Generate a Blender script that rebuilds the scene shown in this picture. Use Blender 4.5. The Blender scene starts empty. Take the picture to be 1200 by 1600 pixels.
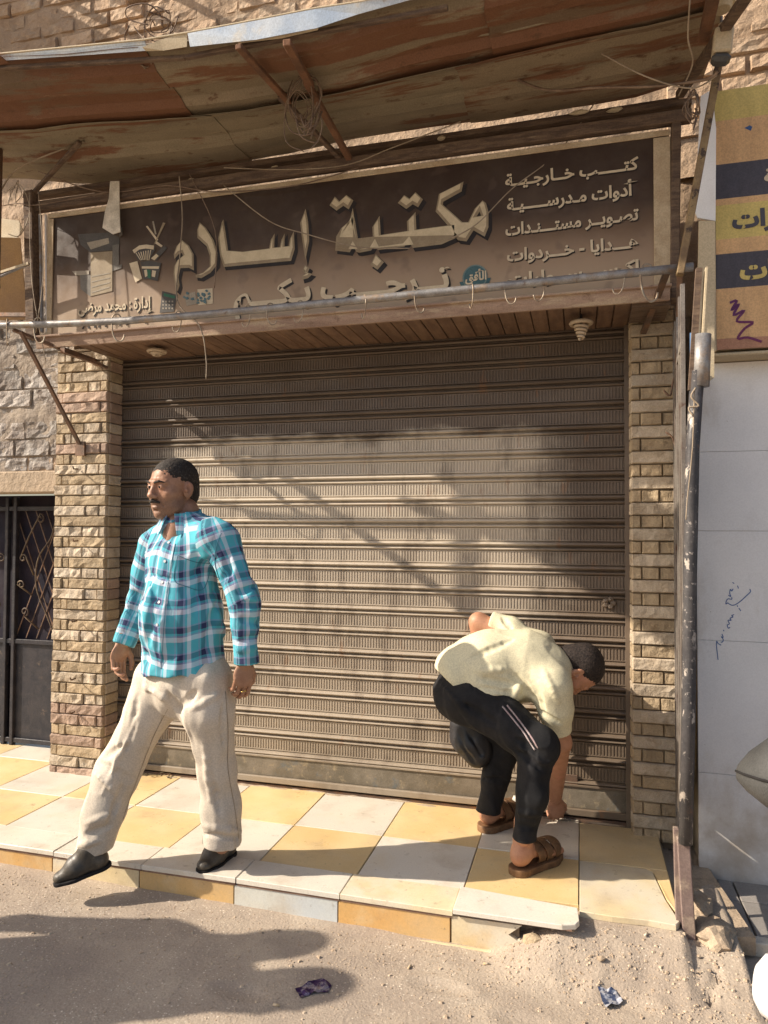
import bpy, bmesh, math, random
import numpy as np
from mathutils import Vector, Matrix, noise
random.seed(11); rng = np.random.default_rng(5)
R = math.radians
scene = bpy.context.scene
COL = scene.collection
# ------------------------------------------------------------------ camera, sky, sun, exposure
FPX, YAW, PITCH, ROLL, CAMH, CAMD = 1110.0, 0.2695, 0.0287, 0.0050, 1.287, 3.42
def basis():
    cy, sy, cp, sp, cr, sr = math.cos(YAW), math.sin(YAW), math.cos(PITCH), math.sin(PITCH), math.cos(ROLL), math.sin(ROLL)
    f = Vector((-sy*cp, cy*cp, sp)); r = Vector((cy, sy, 0)); u = r.cross(f)
    return cr*r + sr*u, -sr*r + cr*u, f
cr_, cu_, cf_ = basis()
CAM = Vector((0, -CAMD, CAMH))
cd = bpy.data.cameras.new('camera'); cd.sensor_fit = 'HORIZONTAL'; cd.sensor_width = 36; cd.lens = 36*FPX/1200
cd.clip_start = 0.05; cd.clip_end = 300
cam = bpy.data.objects.new('camera', cd); COL.objects.link(cam); scene.camera = cam
m = Matrix((cr_, cu_, -cf_)).transposed().to_4x4(); m.translation = CAM; cam.matrix_world = m
SUN_AZ, SUN_EL = 68.5, 32.7      # azimuth from the wall's outward normal towards the left, elevation
sv = Vector((-math.sin(R(SUN_AZ))*math.cos(R(SUN_EL)), -math.cos(R(SUN_AZ))*math.cos(R(SUN_EL)), math.sin(R(SUN_EL))))
ld = bpy.data.lights.new('sun', 'SUN'); ld.energy = 5.0; ld.angle = R(0.5); ld.color = (1.0, 0.885, 0.74)
sun = bpy.data.objects.new('sun', ld); COL.objects.link(sun); sun.rotation_euler = sv.to_track_quat('Z', 'Y').to_euler()
w = bpy.data.worlds.new('World'); scene.world = w; w.use_nodes = True
nt = w.node_tree; bg = nt.nodes['Background']; sky = nt.nodes.new('ShaderNodeTexSky'); sky.sky_type = 'NISHITA'
sky.sun_disc = False; sky.sun_elevation = R(SUN_EL); sky.sun_rotation = math.atan2(sv.x, sv.y)
sky.dust_density = 3.0; sky.air_density = 1.0
nt.links.new(sky.outputs[0], bg.inputs[0]); bg.inputs[1].default_value = 0.115
vs = scene.view_settings; vs.view_transform = 'Standard'; vs.look = 'None'; vs.gamma = 1; vs.use_curve_mapping = False
vs.exposure = 0.6
scene.cycles.max_bounces = 6; scene.cycles.diffuse_bounces = 4; scene.cycles.use_denoising = True
scene.cycles.caustics_reflective = False; scene.cycles.caustics_refractive = False

# ------------------------------------------------------------------ helpers
def P(px, py, y=None, z=None, x=None):
    d = cf_ + cr_*((px-600)/FPX) - cu_*((py-800)/FPX)
    if y is not None: t = (y-CAM.y)/d.y
    elif z is not None: t = (z-CAM.z)/d.z
    else: t = (x-CAM.x)/d.x
    return CAM + d*float(t)
def lin(r, g=None, b=None):
    c = (r, g, b) if g is not None else r
    return tuple(((v/255)/12.92 if v/255 <= .04045 else ((v/255+.055)/1.055)**2.4) for v in c)
def put(o, parent=None):
    COL.objects.link(o)
    if parent is not None:
        o.parent = parent; o.matrix_parent_inverse = Matrix.Translation(-Vector(parent.location))
    return o
def thing(name, label, cat, loc=(0, 0, 0), group=None):
    o = bpy.data.objects.new(name, None); o.empty_display_size = .1; COL.objects.link(o); o.location = loc
    return tag(o, label, cat, group)
def tag(o, label, cat, group=None):
    o['label'] = label; o['category'] = cat
    if group: o['group'] = group
    return o
def struct(o):
    o['kind'] = 'structure'; return o
def stuff(o):
    o['kind'] = 'stuff'; return o
def mesh(name, v, f, mat=None, parent=None, smooth=False, loc=None):
    me = bpy.data.meshes.new(name)
    me.from_pydata([tuple(p) for p in v], [], [tuple(q) for q in f])
    if smooth: me.polygons.foreach_set('use_smooth', [True]*len(me.polygons))
    if mat: me.materials.append(mat)
    me.update()
    o = bpy.data.objects.new(name, me)
    put(o, parent)
    if loc is not None: o.location = loc
    return o
def bm_obj(name, bm, mat=None, parent=None, smooth=False, loc=(0, 0, 0)):
    me = bpy.data.meshes.new(name); bm.normal_update(); bm.to_mesh(me); bm.free()
    if smooth: me.polygons.foreach_set('use_smooth', [True]*len(me.polygons))
    if mat: me.materials.append(mat)
    o = bpy.data.objects.new(name, me); put(o, parent); o.location = loc
    return o
def boxm(size, bev=0, seg=1):
    bm = bmesh.new(); bmesh.ops.create_cube(bm, size=1); bmesh.ops.scale(bm, vec=size, verts=bm.verts)
    if bev: bmesh.ops.bevel(bm, geom=bm.edges[:], offset=bev, segments=seg, affect='EDGES')
    return bm
def box(name, c, size, mat, parent=None, bev=0, rot=None):
    o = bm_obj(name, boxm(size, bev), mat, parent, False, c)
    if rot: o.rotation_euler = rot
    return o
def box2(name, a, b, mat, parent=None, bev=0):
    a, b = Vector(a), Vector(b)
    return box(name, (a+b)/2, [abs(q) for q in (b-a)], mat, parent, bev)
def bar(name, a, b, wd, th, mat, parent=None, up=(0, 0, 1), bev=0):      # a straight bar of rectangular section from a to b
    a, b = Vector(a), Vector(b); d = b-a; L = d.length; d.normalize()
    s = d.cross(Vector(up)); s = s.normalized() if s.length > 1e-4 else Vector((1, 0, 0)); t = s.cross(d)
    bm = boxm((L, wd, th), bev)
    o = bm_obj(name, bm, mat, parent); o.matrix_basis = Matrix.Translation((a+b)/2) @ Matrix((d, s, t)).transposed().to_4x4()
    return o
def smooth_pts(pts, n=6):
    pts = [Vector(p) for p in pts]
    if len(pts) < 3: return pts
    out = []
    for i in range(len(pts)-1):
        p0 = pts[max(i-1, 0)]; p1 = pts[i]; p2 = pts[i+1]; p3 = pts[min(i+2, len(pts)-1)]
        for k in range(n):
            t = k/n
            out.append(.5*((2*p1)+(p2-p0)*t+(2*p0-5*p1+4*p2-p3)*t*t+(3*p1-p0-3*p2+p3)*t**3))
    out.append(pts[-1]); return out
def tube_geo(pts, r, n=6, cap=True):
    V, Fc = [], []
    pts = [Vector(p) for p in pts]; N = len(pts)
    rs = r if isinstance(r, (list, tuple)) else [r]*N
    t = (pts[1]-pts[0]).normalized(); a = t.orthogonal().normalized()
    for i, p in enumerate(pts):
        tt = (pts[min(i+1, N-1)]-pts[max(i-1, 0)]).normalized()
        a = (a-tt*a.dot(tt)); a = a.normalized() if a.length > 1e-6 else tt.orthogonal().normalized()
        b = tt.cross(a)
        for k in range(n):
            an = 2*math.pi*k/n
            V.append(p+(a*math.cos(an)+b*math.sin(an))*rs[i])
    for i in range(N-1):
        for k in range(n):
            Fc.append((i*n+k, i*n+(k+1) % n, (i+1)*n+(k+1) % n, (i+1)*n+k))
    if cap:
        Fc.append(tuple(range(n-1, -1, -1))); Fc.append(tuple((N-1)*n+k for k in range(n)))
    return V, Fc
def tube(name, pts, r, mat, parent=None, n=6, sm=0, cap=True):
    if sm: pts = smooth_pts(pts, sm)
    V, Fc = tube_geo(pts, r, n, cap)
    return mesh(name, V, Fc, mat, parent, True)
def plate(name, pts, th, mat, parent=None, nrm=(0, -1, 0), smooth=False):       # flat outline with real thickness behind its face
    pts = [Vector(p) for p in pts]; n = Vector(nrm)
    bm = bmesh.new(); vs_ = [bm.verts.new(p) for p in pts]; f = bm.faces.new(vs_); f.normal_update()
    if f.normal.dot(n) < 0: f.normal_flip()
    r_ = bmesh.ops.extrude_face_region(bm, geom=[f]); ve = [g for g in r_['geom'] if isinstance(g, bmesh.types.BMVert)]
    bmesh.ops.translate(bm, verts=ve, vec=-n*th); bmesh.ops.recalc_face_normals(bm, faces=bm.faces[:])
    return bm_obj(name, bm, mat, parent)
# ---- materials
def nd(t, k, **kw):
    n = t.nodes.new(k)
    for a, v in kw.items(): setattr(n, a, v)
    return n
def setin(n, **kw):
    for a, v in kw.items():
        for i in n.inputs:
            if i.name.lower().replace(' ', '_') == a: i.default_value = v; break
def noise_fac(t, pos, scale, detail=5, rough=.6, stretch=None, dist=0):
    src = pos
    if stretch:
        mp = nd(t, 'ShaderNodeMapping'); mp.inputs['Scale'].default_value = stretch; t.links.new(pos, mp.inputs[0]); src = mp.outputs[0]
    n = nd(t, 'ShaderNodeTexNoise'); n.inputs['Scale'].default_value = scale; n.inputs['Detail'].default_value = detail
    n.inputs['Roughness'].default_value = rough; n.inputs['Distortion'].default_value = dist
    t.links.new(src, n.inputs['Vector']); return n.outputs['Fac']
def ramp(t, fac, lo, hi, a=0., b=1.):
    m_ = nd(t, 'ShaderNodeMapRange'); m_.inputs[1].default_value = lo; m_.inputs[2].default_value = hi
    m_.inputs[3].default_value = a; m_.inputs[4].default_value = b; m_.clamp = True; m_.interpolation_type = 'SMOOTHSTEP'
    t.links.new(fac, m_.inputs[0]); return m_.outputs[0]
def mixc(t, fac, a, b, mode='MIX'):
    m_ = nd(t, 'ShaderNodeMix', data_type='RGBA', blend_type=mode)
    for s, v in ((0, fac), (6, a), (7, b)):
        if hasattr(v, 'is_linked') or isinstance(v, bpy.types.NodeSocket): t.links.new(v, m_.inputs[s])
        elif s == 0: m_.inputs[0].default_value = v
        else: m_.inputs[s].default_value = (*v[:3], 1)
    return m_.outputs[2]
def mat(name, c1, c2=None, scale=6, stretch=None, rough=.85, metal=0, bump=.3, bscale=60, bstretch=None, bdist=.004,
        spots=(), objvar=0, fine=.12, coord='world', spec=.3, extra=None, lohi=(.35, .65), rvar=.1):
    ma = bpy.data.materials.new(name); ma.use_nodes = True; t = ma.node_tree; bs = t.nodes['Principled BSDF']
    bs.inputs['Roughness'].default_value = rough; bs.inputs['Metallic'].default_value = metal
    bs.inputs['Specular IOR Level'].default_value = spec
    if coord == 'world': pos = nd(t, 'ShaderNodeNewGeometry').outputs['Position']
    else: pos = nd(t, 'ShaderNodeTexCoord').outputs['Object']
    if c2 is None: c2 = tuple(v*.75 for v in c1)
    col = mixc(t, ramp(t, noise_fac(t, pos, scale, stretch=stretch), *lohi), c1, c2)
    for sp in spots:     # (colour, scale, lo, hi, stretch, amount)
        f = ramp(t, noise_fac(t, pos, sp[1], detail=8, rough=.65, stretch=sp[4] if len(sp) > 4 else None), sp[2], sp[3], 0, sp[5] if len(sp) > 5 else 1)
        col = mixc(t, f, col, sp[0])
    if fine:
        f = ramp(t, noise_fac(t, pos, 180, detail=3), .3, .7, 1-fine, 1+fine)
        mu = nd(t, 'ShaderNodeVectorMath', operation='SCALE'); t.links.new(col, mu.inputs[0]); t.links.new(f, mu.inputs[3]); col = mu.outputs[0]
    if objvar:
        oi = nd(t, 'ShaderNodeObjectInfo'); f = ramp(t, oi.outputs['Random'], 0, 1, 1-objvar, 1+objvar)
        mu = nd(t, 'ShaderNodeVectorMath', operation='SCALE'); t.links.new(col, mu.inputs[0]); t.links.new(f, mu.inputs[3]); col = mu.outputs[0]
    if extra: col = extra(t, pos, col, bs)
    t.links.new(col, bs.inputs['Base Color'])
    if rvar:
        t.links.new(ramp(t, noise_fac(t, pos, scale*2.5), .3, .7, max(rough-rvar, 0.02), min(rough+rvar, 1)), bs.inputs['Roughness'])
    if bump:
        b = nd(t, 'ShaderNodeBump'); b.inputs['Strength'].default_value = bump; b.inputs['Distance'].default_value = bdist
        t.links.new(noise_fac(t, pos, bscale, detail=6, stretch=bstretch), b.inputs['Height']); t.links.new(b.outputs[0], bs.inputs['Normal'])
    return ma
def mathn(t, op, a, b):
    q = nd(t, 'ShaderNodeMath', operation=op)
    for i, v in enumerate((a, b)):
        if isinstance(v, (int, float)): q.inputs[i].default_value = v
        else: t.links.new(v, q.inputs[i])
    return q.outputs[0]
def sepz(t, pos, axis=2):
    s = nd(t, 'ShaderNodeSeparateXYZ'); t.links.new(pos, s.inputs[0]); return s.outputs[axis]

SY = -0.06          # plane of the shutter
DUST = (.36, .27, .18)
M = {}
M['mortar'] = mat('mud_mortar', (.30, .23, .16), (.22, .165, .115), 8, bump=.8, bscale=45, bdist=.008)
M['mud'] = mat('mud_plaster', (.42, .30, .20), (.33, .235, .155), 5, bump=.9, bscale=18, bdist=.02, spots=((( .25, .18, .12), 9, .58, .7),))
M['brickm'] = mat('sun_dried_brick', (.46, .33, .22), (.37, .255, .165), 7, bump=.9, bscale=35, bdist=.012, objvar=.16, spots=(((.50, .40, .29), 5, .5, .7, None, .7),))
M['stone_white'] = mat('pale_split_stone', (.50, .42, .32), (.40, .32, .23), 12, bump=.9, bscale=55, bdist=.008, objvar=.12, spots=(((.30, .22, .15), 14, .6, .72, None, .7),))
M['stone_ochre'] = mat('ochre_split_stone', (.42, .325, .21), (.33, .25, .16), 12, bump=.9, bscale=55, bdist=.008, objvar=.14, spots=(((.28, .2, .12), 14, .58, .72, None, .7),))
M['stone_pink'] = mat('pinkish_split_stone', (.40, .29, .22), (.34, .24, .18), 12, bump=.9, bscale=55, bdist=.008, objvar=.12)
M['stone_grey'] = mat('grey_rubble_stone', (.25, .21, .18), (.36, .33, .30), 7, bump=1, bscale=30, bdist=.02, objvar=.2, spots=(((.14, .11, .09), 9, .55, .7),))
M['concrete'] = mat('rough_concrete', (.44, .34, .24), (.35, .27, .19), 6, bump=.8, bscale=40, bdist=.01)
def tilemat(name, a, b, st):
    return mat(name, a, b, 2.3, rough=.38, bump=.08, bscale=120, bdist=.002, spots=((st, 3.5, .53, .68, None, .45), ((.38, .29, .20), 5, .50, .72, None, .40), ((.24, .17, .11), 16, .60, .72, None, .45), ((.16, .11, .08), 55, .63, .70, None, .6), ((.50, .40, .28), 1.3, .5, .62, None, .3)), objvar=.05, fine=.05, spec=.4, rvar=.12)
M['tile_y'] = tilemat('yellow_cement_tile', (.66, .47, .22), (.72, .56, .31), (.68, .56, .36))
M['tile_w'] = tilemat('white_cement_tile', (.64, .60, .52), (.70, .64, .54), (.62, .52, .36))
M['tile_wy'] = tilemat('yellowed_white_tile', (.66, .60, .48), (.68, .56, .34), (.66, .44, .18))
M['tile_o'] = tilemat('orange_kerb_tile', (.62, .36, .13), (.64, .42, .18), (.66, .55, .35))
M['tile_b'] = tilemat('bluish_kerb_tile', (.52, .55, .56), (.60, .60, .54), (.60, .46, .22))
M['tile_edge'] = mat('tile_red_core', (.20, .12, .085), (.30, .19, .13), 20)
M['iron'] = mat('rusty_iron', (.12, .085, .065), (.20, .12, .08), 14, rough=.6, metal=.3, spots=(((.24, .12, .06), 18, .55, .7),))
M['darkiron'] = mat('dark_painted_iron', (.022, .022, .028), (.04, .036, .04), 14, rough=.5, spots=(((.16, .12, .09), 12, .6, .72, None, .6),))
M['galv'] = mat('weathered_grey_pipe', (.30, .29, .28), (.20, .19, .19), 18, rough=.5, metal=.4, spots=(((.34, .25, .17), 9, .5, .65, None, .8), ((.14, .08, .05), 25, .6, .7, None, .7)))
M['hookwire'] = mat('hook_wire', (.40, .34, .26), (.26, .19, .13), 30, rough=.5, metal=.4)
M['cable'] = mat('dusty_cable', (.24, .17, .12), (.15, .10, .07), 12, rough=.7)
M['cable_w'] = mat('pale_cable', (.36, .29, .21), (.26, .20, .14), 12, rough=.6)
M['oldwood'] = mat('weathered_wood', (.16, .11, .075), (.09, .06, .045), 10, stretch=(1, 6, 6), bump=.8, bscale=60, bstretch=(.2, 3, 3), spots=(((.30, .23, .16), 8, .6, .72, (1, 5, 5), .6),))
M['redwood'] = mat('reddish_timber', (.20, .10, .055), (.12, .065, .04), 10, bump=.6, bscale=60)
M['soffit'] = mat('varnished_slat_wood', (.20, .125, .08), (.14, .085, .056), 6, stretch=(6, 1, 1), rough=.6, bump=.3, bscale=60, objvar=.14)
M['dark'] = mat('dark_interior', (.02, .018, .018), rough=.9, bump=0)
M['white_lamp'] = mat('dusty_lamp_plastic', (.50, .40, .29), (.42, .33, .23), 14, rough=.5)
M['marble'] = mat('white_marble_slab', (.84, .83, .82), (.77, .765, .76), 2.2, rough=.35, bump=.05, spots=(((.56, .50, .43), 4, .50, .72, (1, 1, .4), .6), ((.22, .16, .12), 60, .67, .73, None, .6)), fine=.04, spec=.4, extra=lambda t, pos, col, bs: mixc(t, ramp(t, mathn(t, 'ADD', sepz(t, pos, 2), mathn(t, 'MULTIPLY', noise_fac(t, pos, 9, detail=8), -.9)), -.65, -.05, .75, 0), col, (.36, .28, .20)))
M['beige'] = mat('beige_board', (.52, .43, .29), (.46, .38, .26), 4, rough=.7, bump=.1)
# ------------------------------------------------------------------ ground
def road_base(x): return -.102-.018*(max(-3, min(x, .6))+1.2)
FEET = [(-.05, -1.06, 0), (.12, -1.13, 0), (-.42, -1.22, 0), (-1.0, -1.42, 0), (.26, -1.02, 0), (-.15, -1.30, 0)]
def hgt(x, y):
    z = road_base(x)
    n = noise.fractal(Vector((x*1.3, y*1.3, 0)), 1, 2, 4)*.005+noise.fractal(Vector((x*9, y*9, 3)), 1, 2, 4)*.0018
    # crumbling dirt shoulder where the kerb tiles are gone
    a = max(0, min(1, (x+.30)/.22)); e = -.872-.10*max(0, 1-abs(x+.12)/.3)
    s = max(0, min(1, (y+1.17)/(e+1.17))); s = s*s*(3-2*s)
    top = -.021 if x < .335 else (-.05 if x < .50 else -.13)
    z = z*(1-a*s)+(top)*a*s
    if a > 0 and s > .05: n += noise.fractal(Vector((x*14, y*14, 8)), 1, 2, 5)*.007*a*(1-s*.5)
    if x > .34 and y > -1.1:      # cracked lump beside the post
        c = abs((x-.385)+.02*math.sin(y*40)+.01*noise.noise(Vector((x*20, y*20, 2)))); n -= .03*max(0, 1-c/.008)*max(0, min(1, (y+1.12)/.05))
    for (fx_, fy_, fr) in FEET:
        dd = ((x-fx_)/.12)**2+((y-fy_)/.045)**2
        if dd < 2: n += -.007*math.exp(-dd*2)+.004*math.exp(-(dd-1)**2*6)
    if x < -.15 and y > -1.05: n += (.006+.012*max(0, noise.noise(Vector((x*5, 1, 4)))))*(1-min(1, (-.985-y)/.065) if y < -.985 else 1)
    if x < -.2 and y > -.985: z = min(z, -.06)
    return z+n
xs = sorted(set([round(v, 4) for v in list(np.arange(-2.75, 1.15, .016))+list(np.arange(-12, -2.75, .4))+list(np.arange(1.15, 12, .4))+[-60, -30, 30, 60]]))
ys = sorted(set([round(v, 4) for v in list(np.arange(-2.3, -.60, .016))+list(np.arange(-8, -2.3, .25))+[-60, -30, -15, -.3, .5]]))
V = [(x, y, hgt(x, y)) for y in ys for x in xs]; nx = len(xs)
Fc = [(j*nx+i, j*nx+i+1, (j+1)*nx+i+1, (j+1)*nx+i) for j in range(len(ys)-1) for i in range(nx-1)]
def road_extra(t, pos, col, bs):
    vo = nd(t, 'ShaderNodeTexVoronoi'); vo.inputs['Scale'].default_value = 95; vo.inputs['Randomness'].default_value = 1; t.links.new(pos, vo.inputs[0])
    f = ramp(t, vo.outputs['Distance'], .18, .32, 1, 0)
    wr = ramp(t, vo.outputs['Color'], .55, .8)        # only some cells are bare stone chips
    nfx = ramp(t, noise_fac(t, pos, 2.2), .42, .58)
    mm = nd(t, 'ShaderNodeMath', operation='MULTIPLY'); t.links.new(f, mm.inputs[0]); t.links.new(wr, mm.inputs[1])
    m2 = nd(t, 'ShaderNodeMath', operation='MULTIPLY'); t.links.new(mm.outputs[0], m2.inputs[0]); t.links.new(nfx, m2.inputs[1])
    return mixc(t, m2.outputs[0], col, (.66, .58, .47))
M['road'] = mat('dusty_asphalt', (.345, .28, .22), (.43, .355, .275), 3, bump=.9, bscale=110, bdist=.004, spots=(((.27, .22, .18), 1.6, .48, .62, None, .6), ((.26, .18, .12), 70, .62, .72, None, .7)), extra=road_extra)
struct(mesh('road', V, Fc, M['road'], None, True))
# pebbles and asphalt chips
Vp, Fp = [], []
def pebble(c, s):
    k = len(Vp); an = random.random()*6.28; h = s*random.uniform(.25, .6)
    for q in range(5):
        rr = s*random.uniform(.7, 1.2); a = an+q*1.2566
        Vp.append((c[0]+rr*math.cos(a), c[1]+rr*math.sin(a)*.8, c[2]-.001)); Vp.append((c[0]+.55*rr*math.cos(a+.2), c[1]+.5*rr*math.sin(a+.2), c[2]+h))
    for q in range(5):
        a, b = k+q*2, k+((q+1) % 5)*2; Fp.append((a, b, b+1, a+1))
    Fp.append(tuple(k+q*2+1 for q in range(5)))
for i in range(9000):
    x = random.uniform(-2.4, .9); y = -.98-random.random()**1.3*.9
    if y > -1.02 and x < -.25: y = -1.02-random.random()*.3
    if random.random() < .5 and noise.noise(Vector((x*2, y*2, 1))) < -.05: continue
    pebble((x, y, hgt(x, y)), random.uniform(.0014, .0045) if random.random() < .95 else random.uniform(.004, .010))
for i in range(500):
    x = random.uniform(-.25, .6); y = random.uniform(-1.15, -.88); pebble((x, y, hgt(x, y)), random.uniform(.002, .008))
M['chip'] = mat('stone_chips', (.52, .42, .31), (.36, .27, .19), 60, bump=0, fine=0)
stuff(mesh('gravel', Vp, Fp, M['chip']))
# ---- pavement of checkered tiles
slab = struct(box2('pavement', (-5.5, -.968, -.30), (-.20, -.02, -.022), M['mortar']))
box2('mortar_bed', (-.2, -.925, -.30), (-.01, -.02, -.022), M['concrete'], slab)
box2('mortar_bed', (-.01, -.850, -.30), (.325, -.02, -.023), M['concrete'], slab)
box2('mortar_bed', (-5.5, -.02, -.30), (-2.78, .5, -.012), M['mortar'], slab)
tilecols = [-.008-.402*k for k in range(0, 13)]
rowsA = 'WYWYWYWYWYWYWY'; rowsB = 'YWYWYWYWYWYWYW'
def tile(x0, x1, y0, y1, m_, zt=0., th=.02, nm='tile', pts=None, par=slab):
    g = .0016; j = [random.uniform(-.0012, .0012) for _ in range(4)]
    if pts is None: pts = [(x0+g, y0+g), (x1-g, y0+g), (x1-g, y1-g), (x0+g, y1-g)]
    cx = sum(p[0] for p in pts)/len(pts); cy = sum(p[1] for p in pts)/len(pts)
    bm = bmesh.new(); up = [bm.verts.new((p[0]-cx, p[1]-cy, j[i % 4])) for i, p in enumerate(pts)]
    f = bm.faces.new(up); r_ = bmesh.ops.extrude_face_region(bm, geom=[f])
    ve = [q for q in r_['geom'] if isinstance(q, bmesh.types.BMVert)]
    bmesh.ops.translate(bm, verts=up, vec=(0, 0, -th)); bmesh.ops.recalc_face_normals(bm, faces=bm.faces[:])
    te = [e for e in bm.edges if all(v in ve for v in e.verts)]
    bmesh.ops.bevel(bm, geom=te, offset=.002, segments=1, affect='EDGES')
    o = bm_obj(nm, bm, M[m_], par, False, (cx, cy, zt)); return o
yA0, yB0 = -.478, -.833
for k in range(12):
    x1, x0 = tilecols[k], tilecols[k+1]
    tile(x0, x1, yA0, -.072 if x0 > -2.42 else -.06, 'tile_w' if k % 2 == 0 else 'tile_y')
    tile(x0, x1, yB0, yA0, 'tile_y' if k % 2 == 0 else 'tile_w')
    if x1 < -2.7:
        tile(x0, x1, -.06, .36, 'tile_y' if k % 2 == 0 else 'tile_w')
tile(-.008, .318, yA0, -.10, 'tile_y')
tile(0, 0, 0, 0, 'tile_wy', pts=[(-.006, -.868), (.10, -.872), (.215, -.865), (.30, -.87), (.315, -.845), (.285, -.70), (.262, -.50), (.24, -.482), (-.006, -.48)], zt=-.001)
tile(0, 0, 0, 0, 'tile_y', pts=[(.245, -.479), (.268, -.51), (.29, -.70), (.318, -.80), (.318, -.479)], zt=-.002)
# cap tiles along the kerb with their red core showing at the nose
caps = [-.421, -.827, -1.233, -1.633, -2.035, -2.437, -2.84, -3.24, -3.64, -4.04, -4.45, -4.85]
for k in range(len(caps)-1):
    x1, x0 = caps[k], caps[k+1]; mm = 'tile_wy' if k == 0 else 'tile_w'
    o = tile(x0, x1, -.993-random.uniform(0, .004), yB0-.002, mm, zt=.003+random.uniform(-.001, .002), th=.018)
    box2('tile_core', (x0+.003, -.989, -.024), (x1-.003, -.93, -.0155), M['tile_edge'], slab)
o = tile(0, 0, 0, 0, 'tile_w', pts=[(-.419, -1.004), (-.06, -1.000), (-.018, -.985), (-.006, -.962), (-.012, -.878), (-.16, -.862), (-.419, -.838)], zt=.014, th=.016, nm='loose_tile')
o['label'] = 'loose white tile lifted off its bed with a cut corner'
box2('tile_core', (-.415, -.995, -.007), (-.03, -.9, -.0025), M['tile_edge'], slab)
kc = ['tile_b', 'tile_o', 'tile_w', 'tile_o', 'tile_w', 'tile_y', 'tile_w', 'tile_o', 'tile_w', 'tile_o', 'tile_w']
faces = [('tile_o', -.835, -.430), ('tile_b', -1.243, -.835), ('tile_o', -1.646, -1.243), ('tile_wy', -2.046, -1.646), ('tile_o', -2.45, -2.046), ('tile_w', -2.85, -2.45), ('tile_o', -3.25, -2.85), ('tile_w', -3.65, -3.25)]
for m_, x0, x1 in faces:
    zb = road_base((x0+x1)/2)-.02
    b = box2('kerb_tile', (x0+.002, -.986, zb), (x1-.002, -.968, -.0235), M[m_], slab, .0015)
plate('kerb_tile', [(-.426, -.986, -.13), (-.426, -.986, -.018), (-.19, -.986, -.016), (-.235, -.986, -.052), (-.205, -.986, -.068), (-.165, -.986, -.066), (-.15, -.986, -.13)], .018, M['tile_wy'], slab)['label'] = 'broken white kerb tile with a jagged right end'
box2('mortar_strip', (-.84, -1.003, -.16), (-.16, -.99, road_base(-.5)+.006), M['tile_wy'], slab, .002)
M['sand'] = mat('drifted_sand', (.44, .35, .25), (.36, .28, .20), 20, bump=.8, bscale=150, bdist=.003)
Vs_, Fs_ = [], []
def drift(x, y, z, rx, ry, h_):
    k = len(Vs_); n_ = 12; Vs_.append((x, y, z+h_))
    for ring, (rr, hh) in enumerate(((.5, .6), (1., .0))):
        for q in range(n_):
            a_ = q*2*math.pi/n_; j = 1+.35*noise.noise(Vector((x*9+math.cos(a_), y*9+math.sin(a_), ring))); Vs_.append((x+rx*rr*j*math.cos(a_), y+ry*rr*j*math.sin(a_), z+h_*hh-(.001 if ring else 0)))
    for q in range(n_): p_ = (q+1) % n_; Fs_.append((k, k+1+q, k+1+p_)); Fs_.append((k+1+q, k+1+n_+q, k+1+n_+p_, k+1+p_))
for i in range(26): x_ = random.uniform(-2.4, .2); drift(x_, -.075-random.random()*.02, .0, random.uniform(.02, .10), random.uniform(.006, .014), random.uniform(.002, .005))
stuff(mesh('drifted_sand', Vs_, Fs_, M['sand'], None, True))
# rubble beside the broken kerb
def rock(name, c, s, m_, parent=None, seed=0, sub=2, flat=1.):
    bm = bmesh.new(); bmesh.ops.create_icosphere(bm, subdivisions=sub, radius=1)
    for v in bm.verts:
        q = v.co*1.3+Vector((seed*3.7, seed, 0)); d = 1+.35*noise.noise(q)+.18*noise.noise(q*2.7); v.co = Vector((v.co.x*s[0], v.co.y*s[1], v.co.z*s[2]*flat))*d
    return bm_obj(name, bm, m_, parent, False, c)
tag(rock('rubble_stone', (-.155, -.985, -.062), (.035, .02, .03), M['stone_ochre'], seed=2), 'small ochre rubble lump under the loose white tile by the broken kerb', 'stone')
tag(rock('rubble_stone', (.42, -.80, -.05), (.075, .10, .04), M['concrete'], seed=5, sub=3), 'rough mortar lump at the foot of the black post, street side', 'stone')
tag(rock('rubble_stone', (.405, -.62, -.045), (.05, .09, .03), M['concrete'], seed=9, sub=3), 'sunlit mortar lump between the black post and the grey paving', 'stone')
# ---- neighbour's grey paving step
M['greytile'] = mat('grey_terrazzo_tile', (.30, .275, .25), (.24, .22, .20), 5, rough=.4, bump=.05, bscale=90, spots=(((.20, .165, .13), 5, .55, .7, None, .6),))
step = struct(box2('side_pavement', (.50, -.745, -.3), (3.0, -.25, -.105), M['mortar']))
for k in range(6):
    for j in range(2):
        a = .575+.4*(k-1)+.002; tile(max(a, .52), a+.4-.003, -.70+j*.24, -.70+(j+1)*.24-.003, 'greytile', zt=-.085, par=step)
box2('step_edge', (.515, -.75, -.13), (3.0, -.703, -.083), M['tile_w'], step, .003)
struct(bar('gutter_strip', (.43, -.28, -.075), (.505, -.78, -.085), .11, .06, M['concrete'], None))
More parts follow.
